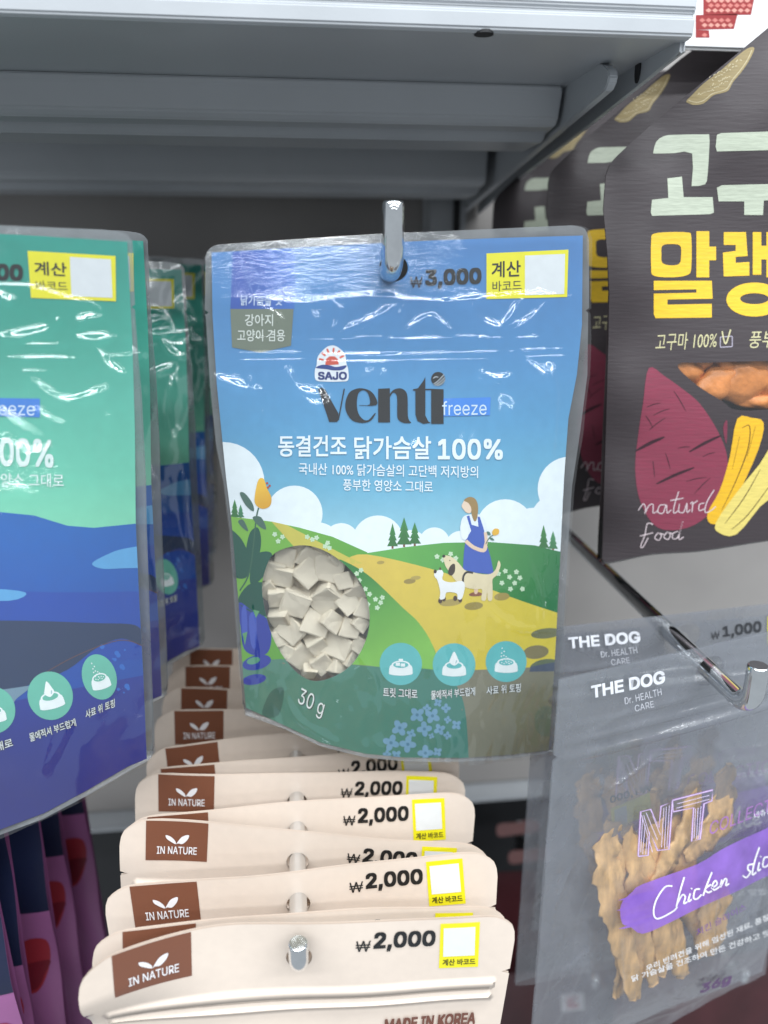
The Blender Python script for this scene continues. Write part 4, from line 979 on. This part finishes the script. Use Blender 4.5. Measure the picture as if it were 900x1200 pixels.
# ================================================================== clear jerky pouches on the right
M['frost'] = film_mat('frosted_film', 0.17, (176, 180, 192), 0.2, 0.6, spec=1.75, var=0.35)
M['frost_head'] = film_mat('frosted_seal_film', 0.48, (160, 164, 174), 0.2, 0.5, spec=1.5, var=0.15)
def clear_pouch():
    zrat = lambda px, py: (at_y(px, py, 1.0)[2] - CAMZ)
    O = at_y(656, 797, 0.246)
    hw, ht = 0.072, 0.205
    hf0 = pouch_h(hw, hw, 0.0, -ht, 0.011, 0.30, 0.62)
    def hf(x, z):
        t_ = -z / ht
        return hf0(x, z) * (1 - 0.75 * ss(t_, 0.8, 1.0)) + 0.0006 * np.sin(x * 90 + 0.6) * ss(t_, 0.3, 0.5)
    hb = lambda x, z: -0.8 * hf(x, z) - 0.0008
    sh = Sheet(O, yaw=R(15.5), h=hf)
    t = empty('jerky_pouch', tuple(O)); g = 'clear jerky pouches on one peg'
    tag(t, 'clear frosted pouch of chicken jerky with a purple band, at the tip of its peg', 'pouch', g)
    hl = sh.local([(833, 777)])[0]; hl[1] = min(hl[1], -0.012)
    HOLE = resample(ell(hl[0], hl[1], 0.0075, 0.0068), 0.0015)
    OUT = resample(smooth([(0.0, 0.0), (0.0, 0.0)], 1, False).tolist() + [(2 * hw, 0.0), (2 * hw, -ht), (0.0, -ht), (0.0, -0.036), (0.002, -0.0345), (0.0, -0.033)], 0.003)
    cr = []
    zl = sh.local([(689, 881), (900, 826)]); zz = zl[:, 1].mean()
    cr.append(([(0.006, zz), (2 * hw - 0.006, zz)], 0.0030, 0.0024)); cr.append(([(0.006, zz + 0.007), (2 * hw - 0.006, zz + 0.007)], 0.0018, 0.0017)); cr.append(([(0.006, zz + 0.014), (2 * hw - 0.006, zz + 0.014)], 0.0012, 0.0015))
    cr.append(([(0.014, zz - 0.006), (0.0145, -ht + 0.012)], 0.0005, 0.0012)); cr.append(([(0.008, -ht + 0.010), (2 * hw - 0.008, -ht + 0.010)], 0.0005, 0.0012))
    r = random.Random(8)
    for i in range(34):
        x, z = r.uniform(0.012, 2 * hw - 0.012), r.uniform(-ht + 0.012, zz - 0.01); a = r.uniform(0, 3.14); l = r.uniform(0.006, 0.022)
        p = smooth([(x - l * math.cos(a), z - l * math.sin(a)), (x + r.uniform(-.003, .003), z + r.uniform(-.003, .003)), (x + l * math.cos(a), z + l * math.sin(a))], 4, False)
        cr.append((p, r.uniform(0.0006, 0.0014), r.uniform(0.0010, 0.0020)))
    cf = crease_field(cr); wv = waves(21, 12, 0.00022, 0.008, 0.04)
    hwk = lambda x, z: hf(x, z) + cf(x, z) + wv(x, z) * ss(-z, 0.05, 0.08)
    sh.holes = [HOLE]
    film = Part(sh, False); film.poly(OUT, WHITE, 0, 0.0014); film.build('front_film', M['frost'], t, h=hwk)
    back = Part(sh, False); back.poly(OUT, WHITE, 0, 0.0025); back.build('back_film', M['frost_head'], t, h=lambda x, z: hb(x, z) + 0.7 * cf(x + 0.006, z) * ss(-z, 0.06, 0.08))
    sh.holes = []
    K = 0.0018 / 0.00005     # ink sits just in front of the creased film
    D = lambda pts: [(640 + x / 3.4615, 880 + y / 3.4615) for x, y in pts]
    P = Part(sh); pw = (222, 224, 230)
    P.text('THE DOG', [(689, 801), (775, 783), (776, 798), (690, 816)], pw, K, 0.027)
    P.build('brand_lettering', M['print_ink'], t)
    P = Part(sh); P.text('Dr. HEALTH', [(728, 815), (771, 804), (772, 812), (729, 823)], (196, 198, 206), K); P.text('CARE', [(740, 824), (762, 818.5), (763, 826), (741, 831.5)], (196, 198, 206), K); P.build('maker_lettering', M['print_ink'], t)
    # outlined NT
    P = Part(sh); ol = (206, 190, 222); pk = (150, 104, 168)
    nt_ = [[(362, 416), (372, 236), (412, 226), (446, 300), (454, 214), (500, 196), (486, 388), (440, 392), (408, 316), (402, 412)], [(500, 190), (664, 148), (660, 192), (628, 204), (612, 346), (578, 356), (586, 220), (504, 236)]]
    for lp in nt_:
        P.poly(stroke(np.array(D(lp + [lp[0]])), 2.2, sm=False), pk, K); P.poly(stroke(np.array(D(lp + [lp[0]])), 1.1, sm=False), ol, K + 1)
    for s in ([(376, 250), (420, 400)], [(384, 250), (408, 330)], [(394, 240), (440, 350)], [(420, 250), (452, 330)], [(466, 220), (456, 380)], [(476, 216), (468, 384)], [(488, 210), (478, 380)], [(372, 400), (380, 260)], [(380, 406), (390, 290)], [(392, 408), (398, 340)], [(594, 224), (588, 344)], [(604, 220), (598, 346)], [(616, 214), (606, 346)], [(520, 204), (650, 170)], [(516, 222), (650, 186)]):
        P.poly(stroke(np.array(D(s)), 0.7, sm=False), ol, K)
    P.build('outlined_lettering', M['print_ink'], t)
    P = Part(sh); P.text('COLLECTION', D([(650, 280), (1010, 140), (1010, 190), (652, 330)]), pk, K, 0.0, 0.2); P.text('네츄럴 컬렉션', D([(830, 240), (980, 190), (984, 214), (834, 266)]), pw, K); P.build('collection_lettering', M['print_ink'], t)
    # purple brush band
    P = Part(sh); r = random.Random(4)
    band = [(290, 640), (300, 600), (340, 560), (380, 530), (600, 450), (700, 390), (850, 320), (1010, 270), (1010, 460), (880, 500), (760, 560), (620, 620), (480, 690), (380, 730), (330, 700), (300, 690)]
    P.poly(smooth(D(band), 3), (142, 104, 196), K - 3)
    for i in range(16):
        x = r.uniform(270, 330); y = r.uniform(580, 720); P.poly(smooth(D([(x, y), (x + 80, y - 26), (x + 120, y - 34), (x + 60, y - 8)]), 2), (142, 104, 196), K - 3 + 0.1 * i)
    m, nt, b = new_mat('translucent_ink'); tr = nt.nodes.new('ShaderNodeBsdfTransparent'); tr.inputs[0].default_value = (0.72, 0.6, 0.9, 1); at = nt.nodes.new('ShaderNodeAttribute'); at.attribute_name = 'Col'
    nt.links.new(at.outputs['Color'], b.inputs['Base Color']); b.inputs['Roughness'].default_value = 0.5
    mx = nt.nodes.new('ShaderNodeMixShader'); nn = noise(nt, 60, 4); nt.links.new(ramp(nt, nn.outputs['Fac'], 0.3, 0.7, 0.45, 0.85), mx.inputs[0])
    nt.links.new(tr.outputs[0], mx.inputs[1]); nt.links.new(b.outputs[0], mx.inputs[2]); nt.links.new(mx.outputs[0], [n for n in nt.nodes if n.type == 'OUTPUT_MATERIAL'][0].inputs[0])
    P.build('purple_band', m, t)
    P = Part(sh)
    curs = [[(500, 536), (470, 540), (436, 590), (424, 640), (440, 668), (500, 640), (520, 620)], [(548, 500), (530, 560), (516, 620)], [(518, 610), (540, 572), (552, 580), (546, 606), (560, 600)], [(572, 566), (564, 598), (578, 590)], [(612, 548), (592, 552), (586, 584), (600, 588), (618, 570)], [(660, 480), (636, 540), (624, 576)],
            [(656, 530), (632, 548), (644, 562), (660, 556)], [(656, 546), (680, 530), (674, 514), (662, 532), (668, 552), (690, 540)], [(700, 510), (694, 540), (712, 508), (720, 512), (716, 534), (730, 526)],
            [(830, 448), (808, 452), (806, 470), (816, 480), (800, 502), (784, 494)], [(852, 380), (832, 440), (824, 490), (840, 480)], [(852, 440), (846, 474), (858, 468)], [(890, 420), (872, 424), (866, 456), (880, 458), (898, 440)], [(896, 436), (916, 420), (908, 408), (898, 426), (904, 446), (926, 430)], [(576, 548), (579, 544)], [(856, 420), (859, 416)]]
    for c in curs: P.poly(stroke(D(c), 1.9), (232, 232, 238), K + 1)
    P.build('script_lettering', M['print_ink'], t)
    P = Part(sh); P.text('치킨 슬라이스', D([(596, 712), (796, 604), (800, 632), (600, 740)]), (116, 72, 150), K)
    P.text('우리 반려견을 위해 엄선된 재료, 품질 좋은', D([(392, 858), (960, 620), (962, 646), (396, 884)]), (222, 222, 224), K, 0.012); P.text('닭 가슴살을 건조하여 만든 건강하고 맛있는', D([(334, 900), (960, 690), (962, 716), (338, 924)]), (222, 222, 224), K, 0.012)
    P.text('36g', D([(612, 936), (742, 890), (744, 934), (614, 980)]), (96, 62, 110), K, 0.03, 0.2); P.build('description_lettering', M['print_ink'], t)
    # label on the far side of the pouch, seen mirrored through it
    shb = Sheet(O, yaw=R(15.5), h=lambda x, z: hb(x, z) - 0.0012); P = Part(shb)
    P.poly(D([(262, 234), (420, 168), (428, 256), (268, 316)]), (206, 200, 92), 0); P.poly(D([(276, 240), (326, 220), (330, 290), (280, 306)]), (170, 176, 176), 1)
    P.text('₩1,000', D([(256, 182), (430, 128), (434, 164), (260, 218)]), (70, 72, 74), 1, 0.02, mirror=True); P.build('back_label', M['print_ink'], t)
    # price on the header of the pouches behind
    bag2 = copy_tree(t); bag2['label'] = 'clear frosted jerky pouch directly behind the one at the tip of its peg'
    hole_w = sh.pos(hl[None, :])[0] + sh.O
    zp = hole_w[2] + 0.0022
    d = rays([(833, 777)])[0]
    bag2.location = tuple(at_y(632, 738, 0.297)); bag2.rotation_euler = (0, 0, R(-9))
    sh2 = Sheet(bag2.location, yaw=R(6.5), h=hf); P = Part(sh2); P.text('₩', [(833, 741), (843, 739), (843, 748), (833, 750)], (60, 62, 66), 4); P.text('1,000', [(846, 734), (892, 727), (892, 743), (847, 749)], (52, 54, 58), 4, 0.03)
    P.poly([(899, 722), (940, 716), (940, 752), (899, 757)], (206, 200, 60), 4)
    o = P.build('price_lettering', M['print_ink'], None); o.parent = bag2; o.matrix_parent_inverse = (Matrix.Translation(bag2.location) @ bag2.rotation_euler.to_matrix().to_4x4()).inverted(); o.location = bag2.location
    bag3 = copy_tree(t); bag3['label'] = 'clear frosted jerky pouch furthest back on its peg, behind two others'
    bag3.location = tuple(at_y(650, 745, 0.365)); bag3.rotation_euler = (0, 0, R(-11))
    # jerky strips
    ST = [([(305, 310), (275, 430), (290, 600), (340, 800), (385, 1040)], 46), ([(360, 330), (400, 480), (420, 700), (475, 985)], 40), ([(470, 180), (490, 380), (525, 620), (575, 860), (600, 960)], 42), ([(580, 300), (600, 480), (650, 700), (715, 880)], 44), ([(630, 130), (600, 330), (520, 470), (430, 640)], 38),
          ([(775, 80), (745, 240), (690, 380), (600, 470)], 48), ([(800, 180), (770, 340), (690, 440)], 34), ([(770, 570), (745, 700), (730, 860)], 50), ([(690, 560), (690, 720), (660, 860)], 40), ([(440, 420), (470, 600), (520, 800), (500, 950)], 44), ([(345, 420), (350, 640), (420, 860), (440, 960)], 40), ([(300, 560), (345, 700), (370, 900), (340, 1060)], 36)]
    r = random.Random(6)
    for q, (pts, wd) in enumerate(ST):
        c = smooth(sh.local(np.array(D(pts), float)), 10, False); n = len(c); T = np.gradient(c, axis=0); T /= np.linalg.norm(T, axis=1)[:, None]
        V, F = [], []; m_ = 12; dn_ = np.random.RandomState(q + 1); kj = dn_.uniform(-1, 1, m_)
        for i in range(n):
            e = math.sin(math.pi * min(max(i / (n - 1), 0.04), 0.96)) ** 0.35; ww = 1.35 * wd / 3.46 / 900 * 0.33 * e * (1 + 0.16 * math.sin(i * 0.9 + q) + 0.1 * math.sin(i * 2.3 + 2 * q))
            H = float(hf(c[i:i + 1, 0], c[i:i + 1, 1])[0]); dep = min(max(0.0045 + 0.0016 * (q % 4), 0.0), 2 * H + 0.004) - H
            for k in range(m_):
                a = 2 * math.pi * k / m_; lx = c[i] + np.array([-T[i, 1], T[i, 0]]) * ww * (math.cos(a) + 0.05 * dn_.uniform(-1, 1) + 0.16 * kj[k])
                V.append(lx[0] * sh.ex + lx[1] * sh.ez + sh.n * (-dep + 0.0019 * math.sin(a) * (0.8 + 0.16 * dn_.uniform(-1, 1) + 0.7 * kj[k]) + 0.0009 * math.sin(i * 0.8 + q) * math.cos(a)))
        for i in range(n - 1):
            for k in range(m_): F.append((i * m_ + k, i * m_ + (k + 1) % m_, (i + 1) * m_ + (k + 1) % m_)); F.append((i * m_ + k, (i + 1) * m_ + (k + 1) % m_, (i + 1) * m_ + k))
        F += [(0, k, k + 1) for k in range(1, m_ - 1)] + [((n - 1) * m_, (n - 1) * m_ + k + 1, (n - 1) * m_ + k) for k in range(1, m_ - 1)]
        o = mesh_from('jerky_strip', np.array(V), F, M['jerky']); o.location = tuple(O)
        tag(o, 'tan dried chicken jerky strip inside the clear pouch at the peg tip', 'jerky', 'jerky strips in the clear pouch')
        if q < 6:
            o2 = o.copy(); col.objects.link(o2); o2.location = bag2.location; o2.rotation_euler = bag2.rotation_euler; o2['label'] = 'tan jerky strip inside the second clear pouch behind the one at the tip'; o2['group'] = 'jerky strips in the second clear pouch'
    tip = at_y(876, 808, 0.240)
    peg('display_hook', 'chrome hook carrying the clear jerky pouches', tip[0], zp - 0.002, 0.236, up=0.019)
clear_pouch()

# ================================================================== beige pouches on the low peg
def beige_pouches():
    PX = -0.0052; YB2 = 0.236
    # lay the design out once, on the second pouch of the row
    hol = at_y(350, 1060, YB2); O = np.array([hol[0], YB2, hol[2]])
    flat = Sheet(O, roll=R(-0.4))
    L = lambda pts: flat.local(np.array(pts, float))
    wl = L([(121, 1060)])[0, 0]; wr = L([(584, 1040)])[0, 0]; zt = L([(350, 1021)])[0, 1]
    xc = (wl + wr) / 2; hw = (wr - wl) / 2; ht = 0.215; zn = L([(586, 1066)])[0, 1]
    OUT = smooth([(wl, zt - 0.013), (wl + 0.0015, zt - 0.006), (wl + 0.008, zt - 0.001), (wl + 0.016, zt)], 3, False).tolist() + smooth([(wr - 0.016, zt), (wr - 0.008, zt - 0.001), (wr - 0.0015, zt - 0.006), (wr, zt - 0.013)], 3, False).tolist() + \
        [(wr, zn + 0.0012), (wr - 0.003, zn), (wr, zn - 0.0012), (wr, zt - ht + 0.01), (wr - 0.01, zt - ht), (wl + 0.01, zt - ht), (wl, zt - ht + 0.01), (wl, zn - 0.0012), (wl + 0.003, zn), (wl, zn + 0.0012)]
    OUT = resample(OUT, 0.003); HOLE = resample(ell(0, 0, 0.0046, 0.0050, 0, 20), 0.0015)
    cream = (224, 209, 195); flat.holes = [HOLE]
    body = Part(flat, False); body.poly(OUT, cream, 0, 0.0023)
    bare = Part(flat, False); bare.poly(OUT, cream, 0, 0.008)
    flat.holes = []
    pa = Part(flat); q = np.array([(152, 1025.5), (230, 1023), (236, 1085), (156, 1088)], float); tp = L(q)
    pa.px = False; x0, x1 = tp[[0, 3], 0].mean(), tp[[1, 2], 0].mean(); z1 = tp[2:, 1].mean()
    pa.poly(np.array([(x0, zt - 0.0003), (x1, zt - 0.0003), (x1, z1), (x0, z1)]), (122, 76, 56), 3, 0.0024)
    xm = (x0 + x1) / 2; uw = (x1 - x0); uz = (zt - z1)
    lf = lambda pts: np.array([(xm + a * uw, zt - b * uz) for a, b in pts])
    leaf = Part(flat, False)
    leaf.poly(smooth(lf([(-0.02, 0.58), (-0.10, 0.52), (-0.17, 0.44), (-0.18, 0.36), (-0.10, 0.40), (-0.03, 0.50)]), 4), (232, 230, 232), 6)
    leaf.poly(smooth(lf([(-0.01, 0.58), (0.03, 0.48), (0.09, 0.38), (0.19, 0.34), (0.17, 0.46), (0.09, 0.57), (0.02, 0.56)]), 4), (232, 230, 232), 6)
    leaf.text('IN NATURE', lf([(-0.32, 0.64), (0.33, 0.64), (0.33, 0.83), (-0.32, 0.83)]), (232, 230, 232), 6, 0.01)
    pr = Part(flat); pr.text('₩', [(410, 1036), (426, 1034.5), (426, 1047), (410, 1048.5)], BLACK, 5); pr.text('2,000', [(429, 1025), (496, 1019.5), (496.5, 1042), (429.5, 1048)], BLACK, 5, 0.03)
    lb = Part(flat); lb.poly([(500, 1012), (543, 1008.5), (547, 1062), (504, 1065.5)], (236, 226, 30), 3); lb.poly([(504, 1017), (538.5, 1014), (541.5, 1048), (507, 1051)], (226, 228, 228), 5); lb.text('계산 바코드', [(507, 1054), (543, 1051.5), (543.5, 1059), (507.5, 1062)], (50, 48, 30), 6, 0.015)
    zk = at_y(348, 1112, 0.205)[2]; zA = at_y(348, 1160, 0.205)[2] - zk; zB = at_y(348, 1175, 0.205)[2] - zk; zC = at_y(510, 1179, 0.205)[2] - zk; zD = at_y(510, 1195, 0.205)[2] - zk
    mk = Part(flat, False); mx0 = wl + (450 - 88) / 520 * 2 * hw; mx1 = wl + (572 - 88) / 520 * 2 * hw; mk.text('MADE IN KOREA', [(mx0, zC), (mx1, zC), (mx1, zD), (mx0, zD)], (110, 66, 52), 14, 0.03)
    g = 'beige pouches on the low peg'
    words = ['at the tip, its left corner bent', 'second from the tip, mostly hidden', 'third from the tip', 'fourth from the tip', 'fifth from the tip', 'sixth from the tip', 'seventh from the tip', 'eighth from the tip', 'ninth from the tip', 'tenth from the tip', 'eleventh from the tip', 'nearest to the grey back panel']
    def depth_for(py):      # depth at which the peg line crosses this picture row
        lo, hi = 0.15, 0.6
        for _ in range(40):
            m = (lo + hi) / 2; p = np.array([PX, m, hol[2]]) - CAM; y = 600 - FPX * (p @ UP) / (p @ FW)
            if y > py: lo = m
            else: hi = m
        return lo
    #      peg row, roll, yaw, drop, left bend, lean
    rows = [(1122, 3.6, 0, 0.000, 0.020, 3), (1100, 5.0, 2, -0.005, 0.004, 0), (1058, -0.4, 0, 0, 0.0, 2), (1012, 6.6, -6, 0.001, 0.003, 3), (978, 1.6, 2, 0, 0.0, 0), (940, 5.0, 0, 0, 0.0, 2), (918, -1.5, 0, -0.001, 0.0, 0), (892, -1.0, 2, 0, 0, 0), (862, 4.0, 0, 0.0005, 0, 2), (838, 4.5, -2, -0.001, 0, 0), (812, 4.0, 0, 0.001, 0, 0), (790, 4.2, 0, 0.001, 0, 0)]
    for i, ((py, roll, yaw, dz, lb_, lean), wd) in enumerate(zip(rows, words)):
        Y = depth_for(py); B = 0.007
        h0 = pouch_h(xc, hw, zt, zt - ht, B, 0.22, 0.6); s_ = (i * 37 % 10) / 10.0
        def hf(x, z, lb_=lb_, s_=s_, i=i):
            k = np.clip((-(x - (wl + 0.052))) / 0.05, 0, 2)
            zip_ = 0.0019 * (np.exp(-((z - zA) / 0.0014) ** 2) + np.exp(-((z - zB) / 0.0014) ** 2)) * (np.abs(x - xc) < hw - 0.006)
            return h0(x, z) + lb_ * 0.6 * k * k * ss(z, -0.03, 0.0) + 0.0009 * np.sin((x - xc) * 45 + s_ * 6) * ss(z, -0.04, 0.01) + 0.00025 * np.sin(x * 110 + z * 60 + i) + zip_
        hb = lambda x, z, hf=hf: hf(x, z) - 1.8 * h0(x, z) - 0.0009
        sh = Sheet((PX, Y, hol[2] + dz), yaw=R(yaw), roll=R(roll), h=hf, lean=R(lean))
        t = empty('treat_pouch', tuple(sh.O)); tag(t, 'beige pouch with a brown corner patch, ' + wd, 'pouch', g)
        near = i < 10
        body.build('front_panel', M['print_soft'], t, h=hf, sheet=sh); bare.build('back_panel', M['print_soft'], t, h=hb, sheet=sh)
        p = pa.build('brown_patch', M['print_soft'], t, h=hf, sheet=sh); leaf.build('leaf_logo', M['print_soft'], p, h=hf, sheet=sh)
        pr.build('price_lettering', M['print_soft'], t, h=hf, sheet=sh); lb.build('barcode_label', M['print_soft'], t, h=hf, sheet=sh)
        mk.build('origin_lettering', M['print_soft'], t, h=hf, sheet=sh)
    peg('display_hook', 'chrome hook carrying the beige pouches', PX, hol[2] + 0.0026, depth_for(1136) - 0.002, up=0.0115, rad=0.0034, bend=0.006)
beige_pouches()

# ================================================================== purple pouches low on the left
def purple_pouches():
    g = 'purple and navy pouches on one peg'; wds = ['at the tip of its peg', 'second from the tip of its peg', 'third from the tip of its peg', 'fourth from the tip of its peg', 'fifth from the tip of its peg']
    def make():
        hw, ht = 0.07, 0.25; hf = lambda x, z: pouch_h(0, hw, 0.0, -ht, 0.009, 0.15, 0.6)(x, z) + 0.0016 * np.sin(z * 80 + x * 30) + 0.001 * np.sin(x * 120)
        sh = Sheet((0, 0, 0), h=hf); hb = lambda x, z: -0.6 * pouch_h(0, hw, 0.0, -ht, 0.009, 0.15, 0.6)(x, z) - 0.0025
        t = empty('treat_pouch', (0, 0, 0)); HOLE = resample(ell(0, -0.012, 0.0055), 0.0015)
        OUT = resample(smooth([(-hw, -0.008), (-hw + 0.002, -0.002), (-hw + 0.008, 0)], 3, False).tolist() + smooth([(hw - 0.008, 0), (hw - 0.002, -0.002), (hw, -0.008)], 3, False).tolist() + [(hw, -ht), (-hw, -ht)], 0.003)
        sh.holes = [HOLE]; P = Part(sh, False); P.poly(OUT, (150, 92, 142), 0, 0.003); P.build('front_panel', M['print_soft'], t)
        P = Part(sh, False); P.poly(OUT, (120, 70, 112), 0, 0.008); P.build('back_panel', M['print_soft'], t, h=hb)
        sh.clip = OUT; P = Part(sh, False); P.poly(np.array([(-0.1, 0.01), (0.1, 0.01), (0.1, -0.090), (0.03, -0.090), (-0.1, -0.088)]), (22, 30, 58), 5, 0.003); P.poly(np.array([(-0.1, 0.01), (0.022, 0.01), (0.015, -0.096), (-0.1, -0.096)]), (18, 66, 88), 9, 0.003); P.build('header_print', M['print_soft'], t)
        P = Part(sh, False); P.poly(smooth([(0.050, -0.120), (0.056, -0.108), (0.066, -0.109), (0.066, -0.124), (0.060, -0.138), (0.053, -0.137)], 4), (146, 40, 52), 5); P.poly(smooth([(0.051, -0.124), (0.066, -0.122), (0.063, -0.130), (0.059, -0.137), (0.053, -0.136)], 4), (110, 24, 40), 8); P.build('printed_meat', M['print_soft'], t)
        return t
    base = make()
    # colour edges and right edges read off the picture give each pouch its place along the peg
    k = at_y(33, 1119, 0.29); xs, zt = k[0] - 0.07, k[2] + 0.089
    for i, Y in enumerate((0.272, 0.29, 0.321, 0.359, 0.392)):
        c = base if i == 0 else copy_tree(base)
        c.location = (xs + 0.002 * ((i * 7) % 3 - 1), Y, zt); c.rotation_euler = (R(-1), R(((i * 3) % 4 - 1.5) * 0.8), R(2 - i)); tag(c, 'purple pouch with a navy header, ' + wds[i], 'pouch', g)
    peg('display_hook', 'chrome hook carrying the purple pouches', xs, zt - 0.0105, 0.258)
purple_pouches()

# ================================================================== dark maroon pouches in the shade below the rail
def maroon_pouches():
    g = 'dark maroon pouches below the rail'
    m = solid('maroon_film', (60, 26, 30), 0.35, var=0.3, nscale=20, bmp=0.2, bscale=60, bdist=0.002)
    k = 0
    for i, (px, py, Y, wdt, hgt, lab) in enumerate(((640, 1020, 0.56, 0.17, 0.22, 'dark maroon pouch with two pink printed lines below the metal rail'), (690, 1130, 0.50, 0.17, 0.2, 'dark maroon pouch with a small red and white tag'), (860, 1120, 0.44, 0.2, 0.2, 'dark maroon pouch under the clear jerky pouches'))):
        c = at_y(px, py, Y); hf = pouch_h(0, wdt / 2, 0, -hgt, 0.012, 0.1, 0.5); hb = lambda x, z: -hf(x, z) - 0.001
        sh = Sheet(c, yaw=R(4 * i - 3), h=hf); t = empty('treat_pouch', tuple(c)); tag(t, lab, 'pouch', g)
        OUT = resample(smooth([(-wdt / 2, -0.008), (-wdt / 2 + 0.003, -0.002), (-wdt / 2 + 0.01, 0)], 3, False).tolist() + smooth([(wdt / 2 - 0.01, 0), (wdt / 2 - 0.003, -0.002), (wdt / 2, -0.008)], 3, False).tolist() + [(wdt / 2, -hgt), (-wdt / 2, -hgt)], 0.004)
        HOLE = resample(ell(0, -0.01, 0.0055), 0.002); sh.holes = [HOLE]
        P = Part(sh, False); P.poly(OUT, (60, 26, 30), 0, 0.006); P.build('front_panel', m, t); P = Part(sh, False); P.poly(OUT, (60, 26, 30), 0, 0.01); P.build('back_panel', m, t, h=hb)
        sh.holes = []
        P = Part(sh)
        if i == 0:
            for y, x in ((972, 584), (1004, 598)):
                P.poly(smooth([(x, y - 6), (x + 20, y - 8), (x + 44, y - 12), (x + 46, y + 2), (x + 20, y + 6), (x, y + 8)], 3), (120, 84, 82), 1)
            P.build('printed_lines', M['print_matte'], t)
        elif i == 1:
            P.poly([(657, 1166), (684, 1163), (685, 1183), (658, 1186)], (226, 222, 222), 1); P.poly([(664, 1169), (677, 1167), (677, 1171), (670, 1173), (678, 1176), (678, 1181), (665, 1182), (664, 1176)], (176, 40, 44), 2); P.build('printed_tag', M['print_matte'], t)
        peg('display_hook', ['chrome hook carrying the maroon pouch with two pink lines', 'chrome hook carrying the maroon pouch with the tag', 'chrome hook carrying the maroon pouch under the jerky'][i], c[0], c[2] - 0.0115, Y - 0.016, up=0.014, rad=0.003)
maroon_pouches()
